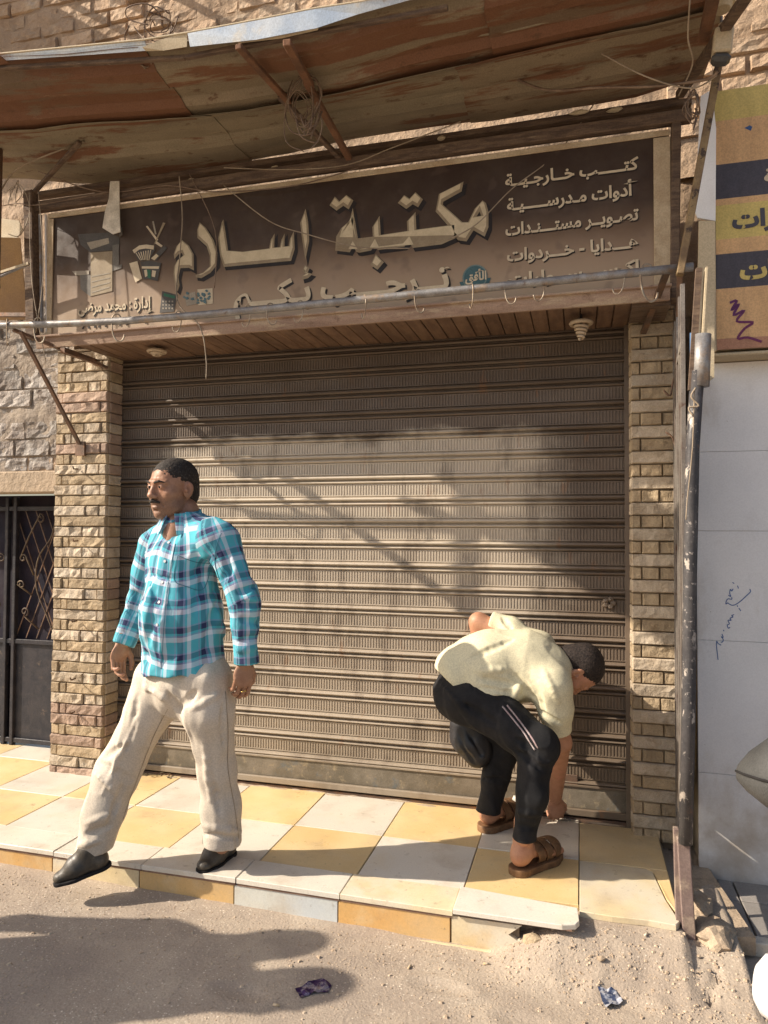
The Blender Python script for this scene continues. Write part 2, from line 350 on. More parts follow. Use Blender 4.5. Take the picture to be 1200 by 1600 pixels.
# ------------------------------------------------------------------ building behind
wall = thing('building_wall', 'sun-dried brick upper wall of the shop building above the rusty canopy', 'wall', (-1.2, .1, 2.3))
box2('backing', (-4.8, .02, 2.27), (3.0, .3, 6.0), M['mud'], wall)
box2('backing', (-2.45, .02, -.2), (.25, .3, 2.27), M['dark'], wall)
box2('backing', (-4.8, .02, 1.62), (-2.45, .3, 2.268), M['mud'], wall)
box2('backing', (.25, .02, -.3), (.48, .3, 2.268), M['mortar'], wall)
def rough_box(sx, sy, sz, amp=.008, nx_=5, nz_=3, seed=None, bev=.16):
    # a split-faced block: front (-y) face uneven, edges worn
    sd = seed if seed is not None else random.random()*100
    V, Fq = [], []; ed = min(.0045, sx*.2, sz*.2); US = [0]+[ed/sx+(1-2*ed/sx)*i/(nx_-2) for i in range(nx_-1)]+[1]; WS_ = [0]+[ed/sz+(1-2*ed/sz)*i/(nz_-2) for i in range(nz_-1)]+[1]
    for j in range(nz_+1):
        for i in range(nx_+1):
            u, v = US[i], WS_[j]; e = min(u*sx, (1-u)*sx, v*sz, (1-v)*sz)/(min(sx, sz))
            y = -sy/2-amp*(.2+noise.noise(Vector((u*sx*28+sd, v*sz*28, sd)))*1.1)*(1 if e > 0 else 0)+(0 if e > 0 else sy*bev)
            ja = 0 if (e == 0 or i in (1, nx_-1) or j in (1, nz_-1)) else .35
            V.append(((u-.5)*sx+ja*random.uniform(-.5, .5)*sx/nx_, y, (v-.5)*sz+ja*random.uniform(-.5, .5)*sz/nz_))
    for j in range(nz_):
        for i in range(nx_):
            a = j*(nx_+1)+i; Fq.append((a, a+1, a+nx_+2, a+nx_+1))
    b0 = [0, nx_, (nz_+1)*(nx_+1)-1, nz_*(nx_+1)]
    k = len(V)
    for i in b0: V.append((V[i][0], sy/2, V[i][2]))
    bot = [i for i in range(nx_+1)]; top = [nz_*(nx_+1)+i for i in range(nx_+1)]
    lef = [j*(nx_+1) for j in range(nz_+1)]; rig = [j*(nx_+1)+nx_ for j in range(nz_+1)]
    Fq.append(tuple(reversed(bot))+(k, k+1)); Fq.append(tuple(top)+(k+2, k+3))
    Fq.append(tuple(lef)+(k+3, k)); Fq.append(tuple(reversed(rig))+(k+1, k+2)); Fq.append((k+1, k, k+3, k+2))
    return V, Fq
def block(name, x0, x1, yf, dep, z0, z1, m_, parent, amp=.008, n=(5, 3), tilt=0):
    V, Fq = rough_box(x1-x0, dep, z1-z0, amp, *n)
    o = mesh(name, V, Fq, m_, parent, False, ((x0+x1)/2, yf+dep/2, (z0+z1)/2))
    if tilt: o.rotation_euler = (0, random.uniform(-tilt, tilt), random.uniform(-tilt, tilt))
    return o
# pooled brick shapes share their meshes
pool = []
for k in range(9):
    V, Fq = rough_box(.215, .07, .072, .009, 8, 5)
    me = bpy.data.meshes.new('brick'); me.from_pydata(V, [], Fq); me.materials.append(M['brickm']); me.update(); pool.append(me)
def brick(x, z, sx=1):
    o = bpy.data.objects.new('brick', random.choice(pool)); put(o, wall); o.location = (x+random.uniform(-.006,.006), .036+random.uniform(-.008, .010), z)
    o.rotation_euler = (0, random.uniform(-.02, .02), random.uniform(-.03, .03)); o.scale = (sx, 1, random.uniform(.93, 1.08))
r_ = 0; z = 3.44
while z < 4.62:
    x = -3.75+(r_ % 2)*.115
    while x < -.4:
        if random.random() > .06: brick(x, z)
        x += .232
    z += .088; r_ += 1
z = 3.12; r_ = 0
while z < 3.85:
    for k in range(4): brick(.50+.232*k+(r_ % 2)*.11, z)
    z += .088; r_ += 1
mv = []; mxs = np.arange(-4.0, 1.6, .03); mzs = np.arange(2.9, 4.9, .03)
for z_ in mzs:
    for x_ in mxs: mv.append((x_, .012-.028*max(-.6, noise.fractal(Vector((x_*2.2, 0, z_*3.0)), 1, 2, 4)+.12)-.006*noise.noise(Vector((x_*16, 3, z_*16))), z_))
nm_ = len(mxs); mesh('mud_coat', mv, [(j*nm_+i, j*nm_+i+1, (j+1)*nm_+i+1, (j+1)*nm_+i) for j in range(len(mzs)-1) for i in range(nm_-1)], M['mud'], wall, True)
# exposed vines and roots on the mud are thin wires
caster = thing('shade_caster', 'unseen concrete slab with iron bars added to shade the wall above the canopy', 'shade_caster', (-4.2, -.4, 4.8))  # out-of-view slab and bars, added to throw shadows on the upper left wall
box2('shade_slab', (-5.5, -.85, 4.78), (-3.72, .0, 4.90), M['concrete'], caster, .01)
for k_, x_ in enumerate((-3.52, -3.28, -2.98, -2.72)): bar('projecting_bar', (x_, .0, 4.80), (x_+.05*(k_ % 2), -.72, 4.86), .03, .03, M['iron'], caster)
bar('front_bar', (-3.9, -.60, 4.86), (-2.3, -.60, 4.95), .03, .03, M['iron'], caster)
# ---- rubble wall and lintel over the gate
rw = thing('rubble_wall', 'rough grey rubble wall left of the stone pillar, above the gate', 'wall', (-3.2, -.03, 1.65))
box2('backing', (-4.8, -.035, 1.62), (-2.76, .02, 2.9), M['mud'], rw)
z = 1.63
while z < 2.55:
    hh = random.uniform(.07, .12); x = -4.2+random.random()*.1
    while x < -2.78:
        ww = random.uniform(.12, .30); x1 = min(x+ww, -2.762)
        if x1-x > .05: block('stone', x, x1-.01, -.040+random.uniform(-.012, .006), .04, z, z+hh-.006, M['stone_grey'], rw, .012, (9, 6), .02)
        x += ww
    z += hh
mxs = np.arange(-4.2, -2.74, .025); mzs = np.arange(1.625, 2.62, .025); nm_ = len(mxs)
mesh('mud_coat', [(x_, -.046-.030*max(-.7, noise.fractal(Vector((x_*2.6, 5, z_*3.2)), 1, 2, 4)-.02)-.004*noise.noise(Vector((x_*18, 3, z_*18))), z_) for z_ in mzs for x_ in mxs], [(j*nm_+i, j*nm_+i+1, (j+1)*nm_+i+1, (j+1)*nm_+i) for j in range(len(mzs)-1) for i in range(nm_-1)], mat('grey_mud', (.33, .27, .21), (.23, .19, .155), 6, bump=.9, bscale=22, bdist=.02), rw, True)
box2('lintel', (-4.8, -.085, 1.50), (-2.765, .03, 1.625), M['concrete'], rw, .008)
# ---- split-stone pillars
def pillar(label, x0, x1, yf, left):
    t = thing('stone_pillar', label, 'pillar', ((x0+x1)/2, yf+.06, 0))
    box2('core', (x0+.012, yf+.02, -.05), (x1-.012, .02, 2.27), M['mortar'], t)
    z = -.02; k = 0; ch = .0555
    while z < 2.26:
        zt = min(z+ch-.003, 2.268)
        jit = lambda: yf+random.uniform(-.006, .004)
        if left:
            wd = x1-x0
            if k % 2 == 0: cuts = [0, .17, .30, 1] if random.random() < .45 else [0, .14, 1]
            else: cuts = random.choice([[0, .86, 1], [0, .55, .88, 1], [0, .62, .86, 1]])
            lowpink = (z < .32 and random.random() < .6) or (1.55 < z < 2.1 and random.random() < .28)
            for a, b in zip(cuts[:-1], cuts[1:]):
                mm = M['stone_pink'] if lowpink else (M['stone_ochre'] if (k % 2 == 0 and z < 1.75) else M['stone_white'])
                if z > 1.75 and not lowpink: mm = random.choice([M['stone_white'], M['stone_white'], M['stone_ochre']])
                block('stone', x0+a*wd+.0015, x0+b*wd-.0015, jit(), .04, z, zt, mm, t, .009 if b-a > .2 else .003, (9, 4))
            # return face towards the shutter
            block_r = rough_box(.105, .03, zt-z, .004, 5, 4)
            o = mesh('stone', *block_r, random.choice([M['stone_ochre'], M['stone_pink'], M['stone_white']]), t, False, (x1-.013, yf+.075, (z+zt)/2)); o.rotation_euler = (0, 0, math.pi/2)
        else:
            ochre = k % 2 == 0; wd = x1-x0
            cuts = random.choice([[0, .22, 1], [0, .22, .72, 1], [0, .24, .64, 1]]) if ochre else [0, 1]
            for a, b in zip(cuts[:-1], cuts[1:]):
                block('stone', x0+a*wd+.001, x0+b*wd-.0015, jit()+(0 if ochre else -.006), .04, z, zt, M['stone_ochre'] if ochre else M['stone_white'], t, .006, (8, 4))
            block_r = rough_box(.09, .03, zt-z, .003, 5, 4)
            o = mesh('stone', *block_r, M['stone_ochre'] if ochre else M['stone_white'], t, False, (x0+.012, yf+.075, (z+zt)/2)); o.rotation_euler = (0, 0, -math.pi/2)
        z += ch; k += 1
    return t
pillar('sunlit split-stone pillar between the gate and the roller shutter, behind the walking man', -2.745, -2.42, -.19, True)
pillar('banded white and ochre stone pillar right of the roller shutter', .214, .392, -.17, False)
# iron pins and hooks driven into the left pillar
for (px, py) in [(122, 733), (122, 845), (120, 970), (118, 1060), (117, 1112)]:
    p = P(px, py, y=-.2)
    tag(tube('iron_pin', [p, p+Vector((.0, -.035, -.002)), p+Vector((.003, -.045, .012))], .004, M['iron'], n=5), 'bent iron pin in the left stone pillar at the height of the man\'s ' + {733: 'head', 845: 'shoulder', 970: 'forearm', 1060: 'hand', 1112: 'thigh'}[py], 'pin', 'iron pins in the left pillar')
# ------------------------------------------------------------------ roller shutter
sh = thing('roller_shutter', 'closed dusty brown roller shutter with ribbed slats filling the shop front', 'shutter', (-1.1, SY, 0))
def shutter_extra(t, pos, col, bs):
    x = sepz(t, pos, 0); z = sepz(t, pos, 2)
    n = noise_fac(t, pos, 2.2, detail=6, stretch=(1, 1, 1.6)); n2 = noise_fac(t, pos, 9, detail=5, stretch=(1, 1, 3))
    def ma_(op, a, b):
        q = nd(t, 'ShaderNodeMath', operation=op)
        for i, v in enumerate((a, b)):
            if isinstance(v, (int, float)): q.inputs[i].default_value = v
            else: t.links.new(v, q.inputs[i])
        return q.outputs[0]
    nn = ma_('ADD', ma_('MULTIPLY', n, .9), ma_('MULTIPLY', n2, .35))
    # pale middle: dust plus sunlit brightness in the colour; brown jambs, top darkened as shade
    dx = ma_('SUBTRACT', .98, ma_('ABSOLUTE', ma_('ADD', x, 1.18), 0))
    f = ramp(t, ma_('ADD', dx, ma_('MULTIPLY', nn, .55)), .12, .50)
    dz = ma_('SUBTRACT', 1.83, z); f2 = ramp(t, ma_('ADD', dz, ma_('MULTIPLY', nn, .3)), .22, .30)
    col = mixc(t, ma_('MULTIPLY', ma_('MULTIPLY', f, f2), .85), col, (.57, .49, .385))
    low = ramp(t, ma_('ADD', z, ma_('MULTIPLY', nn, -.9)), -.55, -.1, 1, 0)      # splash dirt at the foot
    col = mixc(t, ma_('MULTIPLY', low, .45), col, (.16, .13, .09))
    lo2 = ramp(t, ma_('ADD', z, ma_('MULTIPLY', nn, -.25)), .55, 1.35, 1, 0)
    col = mixc(t, ma_('MULTIPLY', lo2, .38), col, (.17, .125, .085))
    dk2 = ramp(t, noise_fac(t, pos, 6, detail=8, stretch=(1.6, 1, .6)), .50, .66)
    col = mixc(t, ma_('MULTIPLY', dk2, .38), col, (.12, .085, .06))
    rs = ramp(t, noise_fac(t, pos, 5, detail=8, stretch=(3, 1, 1)), .62, .70)
    return mixc(t, ma_('MULTIPLY', rs, .35), col, (.26, .12, .05))
M['slat'] = mat('painted_shutter_steel', (.145, .110, .082), (.115, .085, .062), 3, stretch=(1, 1, 3), rough=.55, bump=.15, bscale=150, bdist=.001, extra=shutter_extra, fine=.10, spots=(((.38, .40, .42), 30, .68, .74, (1, 1, 2), .5),), objvar=.09, spec=.4)
PIT = .1072; W0, W1 = -2.45, .222
def slat_mesh():
    # profile (y, z) up one slat; the ribbed band sits between two rolled beads
    prof_lo = [(.008, .0), (-.008, .002), (-.0145, .008), (-.011, .015), (-.001, .018), (.005, .0205), (-.001, .024)]
    prof_hi = [(-.001, .082), (.005, .0845), (-.006, .0875), (-.010, .092), (-.006, .0965), (.004, .099), (.010, .1035), (.008, PIT)]
    V, Fq = [], []
    def strip(prof):
        k = len(V)
        for (y, z) in prof: V.append((W0, y, z)); V.append((W1, y, z))
        for i in range(len(prof)-1): a = k+2*i; Fq.append((a, a+1, a+3, a+2))
    strip(prof_lo); strip(prof_hi)
    rp = .0142; x = W0; zr0, zr1 = .031, .076
    k0 = len(V); xsr = []
    while x < W1-.001:
        xsr += [(x, 0), (x+rp*.5, 0), (x+rp*.6, -1), (x+rp*.9, -1)]; x += rp
    xsr.append((W1, 0))
    for (xx, d) in xsr:
        for (zz, on) in ((.024, 0), (zr0-.003, 0), (zr0, 1), (zr1, 1), (zr1+.003, 0), (.082, 0)):
            V.append((min(xx, W1), -.001-(.0030*(-d) if False else 0)+(.0034 if (on and d) else 0), zz))
    n6 = len(xsr)
    for i in range(n6-1):
        for j in range(5):
            a = k0+i*6+j; Fq.append((a, a+6, a+7, a+1))
    me = bpy.data.meshes.new('slat'); me.from_pydata(V, [], Fq); me.materials.append(M['slat']); me.update(); return me
sm_ = slat_mesh(); z = .155
while z < 2.24:
    o = bpy.data.objects.new('slat', sm_); put(o, sh); o.location = (0, SY+random.uniform(-.0015, .0015), z); o.rotation_euler = (0, random.uniform(-.0006, .0006), 0); z += PIT
# bottom rail: flat plate, angle and sill
M['botrail'] = mat('scuffed_bottom_rail', (.20, .17, .13), (.13, .11, .08), 9, rough=.6, bump=.3, bscale=90, spots=(((.34, .27, .17), 25, .55, .7, None, .7), ((.10, .12, .13), 12, .55, .68, None, .7)))
box2('bottom_rail', (W0+.01, SY-.006, .052), (W1-.01, SY+.004, .153), M['botrail'], sh)
box2('rail_bead', (W0+.01, SY-.014, .145), (W1-.01, SY-.004, .156), M['slat'], sh, .002)
box2('rail_foot', (W0+.01, SY-.022, .020), (W1-.01, SY+.002, .050), M['slat'], sh, .003)
box2('sill', (W0+.02, SY-.012, -.028), (W1-.02, SY+.02, .010), M['iron'], sh)
box2('side_guide', (W0-.002, SY-.03, -.02), (W0+.028, SY-.018, 2.25), M['iron'], sh)
box2('side_guide', (W1-.03, SY-.03, -.02), (W1-.004, SY-.018, 2.25), M['slat'], sh)
# stamped boss with the lock near the right edge
pl = P(952, 942, y=SY)
for k in range(5):
    a = k*1.2566; rock('lock_boss', (pl.x+.018*math.cos(a), SY-.008, pl.z+.016*math.sin(a)), (.014, .010, .012), M['slat'], sh, seed=k, sub=2)
pl = P(892, 1218, y=SY); box2('lock_plate', (pl.x-.05, SY-.012, pl.z-.02), (pl.x+.03, SY-.004, pl.z+.025), M['iron'], sh, .002)
# ------------------------------------------------------------------ wrought-iron gate on the left
gt = thing('iron_gate', 'dark wrought-iron gate with scrollwork over a solid lower panel at the left edge', 'gate', (-3.3, .16, 0))
GY = .15
M['navy'] = mat('dark_navy_backing', (.016, .015, .026), (.026, .018, .026), 5, rough=.9)  # near-black tone carries the shade behind the gate
box2('backing_sheet', (-4.4, GY+.03, .02), (-2.75, GY+.035, 1.50), M['navy'], gt)
box2('jamb', (-2.765, -.01, 0), (-2.74, .2, 1.62), M['mud'], gt)
box2('lower_panel', (-3.32, GY, .03), (-2.76, GY+.01, .62), M['darkiron'], gt)
box2('lower_panel', (-4.3, GY, .03), (-3.36, GY+.01, .62), M['darkiron'], gt)
for x in (-3.36, -3.30, -2.80, -2.76): box2('stile', (x-.012, GY-.02, 0), (x+.012, GY+.012, 1.49), M['darkiron'], gt, .003)
for z in (.03, .62, 1.42): box2('crossbar', (-4.3, GY-.015, z-.014), (-2.78, GY-.001, z+.014), M['darkiron'], gt, .003)
for k in range(12):
    x = -3.30+k*.075
    bar('lattice_bar', (x, GY+.008, .64), (x+.32, GY+.008, 1.41), .006, .004, M['iron'], gt, (0, 1, 0)) if x+.32 < -2.74 else None
    x2 = -2.78-k*.075
    bar('lattice_bar', (x2, GY+.012, .64), (x2-.32, GY+.012, 1.41), .006, .004, M['iron'], gt, (0, 1, 0)) if x2-.32 > -3.36 else None
M['scroll'] = mat('brassy_scroll_iron', (.13, .095, .06), (.07, .05, .04), 20, rough=.5, metal=.3)
def scroll(cx, cz, r, turns, a0, sgn, tail):
    pts = []
    for k in range(int(turns*12)+1):
        a = a0+sgn*k*math.pi/6; rr = r*(.25+.75*k/(turns*12)); pts.append((cx+rr*math.cos(a), GY-.012, cz+rr*math.sin(a)))
    pts += tail; tube('scroll', pts, .0055, M['scroll'], gt, n=5)
for (cx, cz, r, t_, a0, sg, tail) in [(-3.12, 1.36, .03, 1.3, 0, 1, [(-3.20, GY-.012, 1.25), (-3.26, GY-.012, 1.12)]), (-3.24, 1.12, .028, 1.2, 1, -1, [(-3.16, GY-.012, 1.02)]), (-3.25, .96, .028, 1.2, 2, 1, [(-3.17, GY-.012, .90)]),
    (-3.22, .80, .03, 1.3, 0, -1, [(-3.12, GY-.012, .70)]), (-3.40, 1.12, .03, 1.3, 1, 1, [(-3.42, GY-.012, .95)]), (-3.42, .84, .03, 1.3, 3, -1, [(-3.40, GY-.012, .7)])]: scroll(cx, cz, r, t_, a0, sg, tail)
for s in (-1, 1):
    tube('curved_bar', [(-3.0, GY-.012, 1.40), (-3.0+s*.04, GY-.012, 1.25), (-3.0+s*.13, GY-.012, 1.12), (-3.0+s*.14, GY-.012, .95), (-3.0+s*.06, GY-.012, .78), (-3.0, GY-.012, .66)], .005, M['scroll'], gt, n=5, sm=5)
# ------------------------------------------------------------------ neighbour on the right
nb = thing('marble_pilaster', 'white marble-clad pilaster with blue pen scribbles right of the black post', 'pilaster', (.6, -.28, -.1))
box2('core', (.462, -.284, -.3), (.738, .02, 1.98), M['beige'], nb)
zz = [-.12, .33, .86, 1.30, 1.62, 1.98]
for a, b in zip(zz[:-1], zz[1:]): box2('marble_slab', (.455, -.302, a+.0006), (.738, -.282, b-.0006), M['marble'], nb, .0008)
box2('marble_edge', (.740, -.30, -.12), (.755, .02, 1.98), M['marble'], nb, .002)
PEN = mat('blue_pen_ink', (.03, .10, .32), (.05, .14, .36), rough=.6, bump=0)
def scr(pts, wd=.0032, m_=PEN, par=nb, yy=-.3032, off=(960, 880), sc=4.704):
    pp = [P(off[0]+a/sc, off[1]+b/sc, y=yy) for a, b in pts]
    pp = smooth_pts(pp, 4); Vv, Ff = [], []
    for i, p in enumerate(pp):
        d = (pp[min(i+1, len(pp)-1)]-pp[max(i-1, 0)]); d.y = 0; d = d.normalized() if d.length > 0 else Vector((1, 0, 0)); s = Vector((-d.z, 0, d.x))*wd/2
        Vv += [p+s, p-s]
        if i: Ff.append((2*i-2, 2*i-1, 2*i+1, 2*i))
    return mesh('pen_writing', Vv, Ff, m_, par)
for s_ in ([(905, 165), (912, 186)], [(872, 188), (862, 205), (852, 192), (848, 222), (855, 245), (838, 235)], [(862, 250), (862, 265), (835, 262), (822, 280), (820, 300), (832, 292)],
           [(830, 290), (870, 310), (920, 285), (970, 240), (1000, 210), (995, 190)], [(868, 140), (880, 150)], [(902, 310), (906, 320)], [(915, 330), (930, 352)],
           [(880, 378), (862, 385), (872, 395), (850, 405), (858, 420), (835, 420), (845, 445), (830, 455), (838, 478), (850, 470)], [(800, 490), (806, 500)],
           [(790, 520), (800, 545), (785, 540), (800, 560), (795, 578), (783, 582)], [(753, 570), (750, 600), (755, 650), (762, 710)], [(755, 575), (762, 590), (785, 603)]): scr(s_)
dk = thing('doorway', 'dark open doorway of the neighbouring shop at the right edge', 'doorway', (1.0, -.2, 0))
box2('back', (.757, -.15, -.2), (2.2, -.13, 2.0), M['dark'], dk); box2('door_edge', (.757, -.25, -.1), (.79, -.155, 1.98), M['redwood'], dk)
ns = thing('neighbour_sign', 'yellow and dark striped shop sign of the neighbouring shop, top right', 'sign', (1.2, -.42, 2.5))
NY = -.42
def signcol(nm, c): return mat(nm, c, tuple(v*.86 for v in c), 7, stretch=(3, 1, .6), rough=.6, bump=.1, spots=((tuple(v*.6 for v in c), 6, .56, .72, (4, 1, .6), .5),))
sY, sO, sD, sP = signcol('faded_yellow_print', (.60, .47, .16)), signcol('faded_orange_print', (.64, .40, .20)), signcol('faded_navy_print', (.075, .07, .085)), signcol('salmon_print', (.42, .22, .14))
nx0 = P(1118, 330, y=NY).x; nx1 = 2.6
zt = lambda py: P(1118, py, y=NY).z
bands = [(143, 190, sY), (190, 258, sO), (258, 312, sD), (312, 322, sO), (322, 375, sY), (375, 398, sO), (398, 452, sD), (452, 530, sO), (530, 547, sP)]
for a, b, c in bands: box2('sign_band', (nx0, NY, zt(b)), (nx1, NY+.004, zt(a)), c, ns)
box2('sign_box', (nx0+.004, NY+.005, zt(546)), (nx1, -.30, zt(143)), M['beige'], ns)
box2('sign_edge', (nx0-.012, NY-.004, zt(549)), (nx0-.001, NY+.03, zt(141)), M['beige'], ns, .002)
bb = box2('beige_fascia_board', (nx0-.01, NY+.01, 1.983), (nx1, -.05, zt(549)-.003), M['beige'], None, .004); tag(bb, 'plain beige fascia board under the yellow and dark sign', 'board')
PUR = mat('purple_spray', (.10, .035, .13), (.16, .04, .10), rough=.7, bump=0)
scr([(85, 1160), (100, 1200), (75, 1195)], .010, PUR, ns, NY-.002, (1050, 80), 1)if False else None
for s_ in ([(268, 1165), (300, 1155), (275, 1200), (310, 1170), (285, 1222), (335, 1200), (300, 1250), (375, 1255), (335, 1285), (305, 1330), (350, 1325), (415, 1345)],): scr([(a, b) for a, b in s_], .0095, PUR, ns, NY-.002, (1050, 80), 2.963)
plate('paint_fleck', [P(1050+a/2.963, 80+b/2.963, y=NY-.001) for a, b in ((335, 355), (360, 343), (372, 350), (365, 368))], .001, mat('blue_fleck', (.06, .12, .28), bump=0), ns)
# ------------------------------------------------------------------ soffit box and shop sign
SGY = -.40
sb = thing('soffit', 'brown slatted wood ceiling box over the roller shutter entrance', 'ceiling', (-1.15, -.25, 2.22))
px_ = -2.445
while px_ < .20:
    w_ = .068; o = box2('wood_plank', (px_+.002, -.415, 2.222), (px_+w_-.002, -.045, 2.236), M['soffit'], sb, .0025); o.location.z += random.uniform(-.002, .002); px_ += w_
box2('box_top', (-2.445, -.385, 2.24), (.34, .015, 2.262), M['oldwood'], sb)
box2('end_panel', (.205, -.41, 2.20), (.35, -.19, 2.236), M['oldwood'], sb)
M['fascia'] = mat('dusty_fascia_timber', (.38, .27, .20), (.28, .19, .14), 8, stretch=(.5, 1, 3), bump=.6, bscale=70, bstretch=(.3, 1, 2), spots=(((.46, .36, .25), 6, .5, .65, (1, 1, 4), .8), ((.2, .13, .09), 14, .6, .7, None, .7)))
def sloped(z0, z1, y0, y1, nm, x0=-2.66, x1=.345):
    return mesh(nm, [(x0, y0, z0), (x1, y0, z0), (x1, y1, z1), (x0, y1, z1), (x0, y0+.014, z0), (x1, y0+.014, z0), (x1, y1+.014, z1), (x0, y1+.014, z1)],
                [(0, 1, 2, 3), (7, 6, 5, 4), (0, 4, 5, 1), (1, 5, 6, 2), (2, 6, 7, 3), (3, 7, 4, 0)], M['fascia'], sb)
sloped(2.212, 2.262, -.438, -.446, 'fascia_board'); box2('fascia_lip', (-2.67, -.458, 2.262), (.35, -.41, 2.272), M['fascia'], sb, .002)
# sign panel
sg = thing('shop_sign', 'wide brown shop sign with large tan Arabic lettering over the shutter', 'sign', (-1.15, SGY, 2.6))
SX0, SX1 = P(76, 420, y=SGY).x, P(1046, 300, y=SGY).x
SZ1 = P(1046, 203, y=SGY).z; SZ0 = 2.275
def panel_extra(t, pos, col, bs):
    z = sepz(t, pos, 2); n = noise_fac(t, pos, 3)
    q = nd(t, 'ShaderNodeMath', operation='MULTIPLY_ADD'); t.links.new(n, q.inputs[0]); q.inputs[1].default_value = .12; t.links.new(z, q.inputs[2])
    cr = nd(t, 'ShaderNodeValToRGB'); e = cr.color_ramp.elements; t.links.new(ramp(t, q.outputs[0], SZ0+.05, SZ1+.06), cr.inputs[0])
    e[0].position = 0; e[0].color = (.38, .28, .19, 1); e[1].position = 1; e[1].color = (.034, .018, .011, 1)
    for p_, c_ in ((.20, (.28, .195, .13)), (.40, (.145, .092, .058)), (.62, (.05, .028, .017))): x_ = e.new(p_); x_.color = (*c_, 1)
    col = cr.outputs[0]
    bl = ramp(t, noise_fac(t, pos, 9, detail=2), .60, .72, 0, .35)
    col = mixc(t, bl, col, (.10, .065, .05))
    du = ramp(t, noise_fac(t, pos, 2.5, detail=8), .4, .75, .0, .14)
    return mixc(t, du, col, (.34, .27, .20))
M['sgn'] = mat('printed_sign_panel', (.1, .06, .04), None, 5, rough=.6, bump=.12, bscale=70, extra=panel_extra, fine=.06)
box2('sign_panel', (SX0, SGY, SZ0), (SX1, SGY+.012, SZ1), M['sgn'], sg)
M['frame'] = mat('twisted_gilt_frame', (.50, .40, .27), (.40, .30, .19), 9, bump=.5, bscale=60, spots=(((.28, .19, .12), 12, .58, .7, None, .7),))
box2('frame_top', (SX0-.006, SGY-.008, SZ1-.024), (SX1+.004, SGY-.0005, SZ1), M['frame'], sg, .002)
box2('frame_side', (SX0-.006, SGY-.008, SZ0), (SX0+.030, SGY-.0006, SZ1-.0285), M['frame'], sg, .002)
box2('frame_side', (SX1-.060, SGY-.008, SZ0), (SX1+.004, SGY-.0006, SZ1-.0285), M['frame'], sg, .002)
SP = lambda x, y, off, sc, lift: P(off[0]+x/sc, off[1]+y/sc, y=SGY-lift)
L_DK = mat('print_shadow_black', (.022, .016, .014), rough=.6, bump=0, fine=0); L_MD = mat('print_tan_shade', (.30, .235, .15), (.25, .19, .12), 20, rough=.6, bump=0, fine=.05)
L_LT = mat('print_tan_light', (.58, .48, .32), (.50, .41, .27), 20, rough=.6, bump=0, fine=.05)
L_TX = mat('print_cream', (.60, .50, .35), (.52, .42, .29), 20, rough=.6, bump=0, fine=.05)
def curve_mesh(name, loops, lift, m_, offset=0, dx=0, dz=0):
    cu = bpy.data.curves.new(name, 'CURVE'); cu.dimensions = '2D'; cu.fill_mode = 'BOTH'; cu.offset = offset; cu.extrude = .0004
    for lp in loops:
        sp = cu.splines.new('POLY'); sp.points.add(len(lp)-1); sp.use_cyclic_u = True
        for i, p in enumerate(lp): sp.points[i].co = (p.x, p.z, 0, 1)
    tmp = bpy.data.objects.new('tmp', cu); COL.objects.link(tmp); dg = bpy.context.evaluated_depsgraph_get()
    me = bpy.data.meshes.new_from_object(tmp.evaluated_get(dg)); COL.objects.unlink(tmp); bpy.data.objects.remove(tmp); bpy.data.curves.remove(cu)
    me.transform(Matrix(((1, 0, 0, dx), (0, 0, -1, SGY-lift), (0, 1, 0, dz), (0, 0, 0, 1)))); me.name = name
    me.materials.clear(); me.materials.append(m_); o = bpy.data.objects.new(name, me); put(o, sg); return o
C5, S5, C7, S7 = (380, 260), 3.0, (90, 320), 4.138
big = [(C5, S5, [[(1122, 160), (1138, 172), (1150, 215), (1150, 285), (1132, 330), (1080, 300), (1047, 352), (1008, 347), (985, 322), (970, 290), (902, 212), (918, 130), (1033, 72), (1024, 118), (938, 166), (936, 180), (1028, 262), (1055, 262), (1085, 200)], [(1108, 212), (1115, 232), (1094, 236)]]),
       (C5, S5, [[(1000, 272), (812, 297), (808, 215), (768, 258), (770, 303), (645, 322), (640, 232), (606, 285), (608, 330), (538, 338), (514, 195), (500, 255), (460, 290), (436, 330), (432, 395), (500, 403), (515, 375), (532, 402), (545, 405), (600, 395), (618, 365), (632, 393), (755, 377), (778, 350), (795, 383), (930, 366), (1000, 335)], [(508, 262), (508, 330), (468, 330)]]),
       (C5, S5, [[(430, 142), (452, 164), (484, 135), (517, 160), (495, 202), (470, 185), (438, 208), (405, 183)]]), (C5, S5, [[(755, 135), (780, 152), (808, 122), (843, 155), (820, 192), (795, 178), (765, 200), (725, 172)]]),
       (C5, S5, [[(622, 412), (660, 450), (630, 485), (597, 462)]]), (C5, S5, [[(293, 200), (305, 260), (310, 350), (292, 440), (275, 330), (268, 265)]]), (C5, S5, [[(290, 462), (312, 478), (303, 498), (325, 505), (305, 524), (278, 532), (275, 515), (290, 506), (278, 488)]]),
       (C5, S5, [[(238, 305), (242, 388), (225, 443), (-90, 472), (-106, 425), (-117, 340), (-100, 262), (-92, 249), (-84, 300), (-70, 395), (0, 400), (122, 385), (130, 345), (148, 315), (146, 381), (172, 379), (180, 345), (195, 315), (194, 376), (214, 374), (220, 340)]]),
       (C7, S7, [[(920, 115), (960, 150), (1010, 230), (1035, 310), (1030, 390), (990, 440), (930, 475), (895, 470), (893, 455), (940, 440), (985, 400), (985, 330), (965, 270), (905, 215), (903, 165)]]),
       (C7, S7, [[(805, 228), (850, 265), (880, 320), (882, 425), (850, 408), (795, 410), (782, 470), (790, 520), (778, 560), (762, 545), (750, 450), (755, 400), (775, 360), (812, 330), (805, 312), (785, 318), (757, 350), (752, 320), (770, 270)]])]
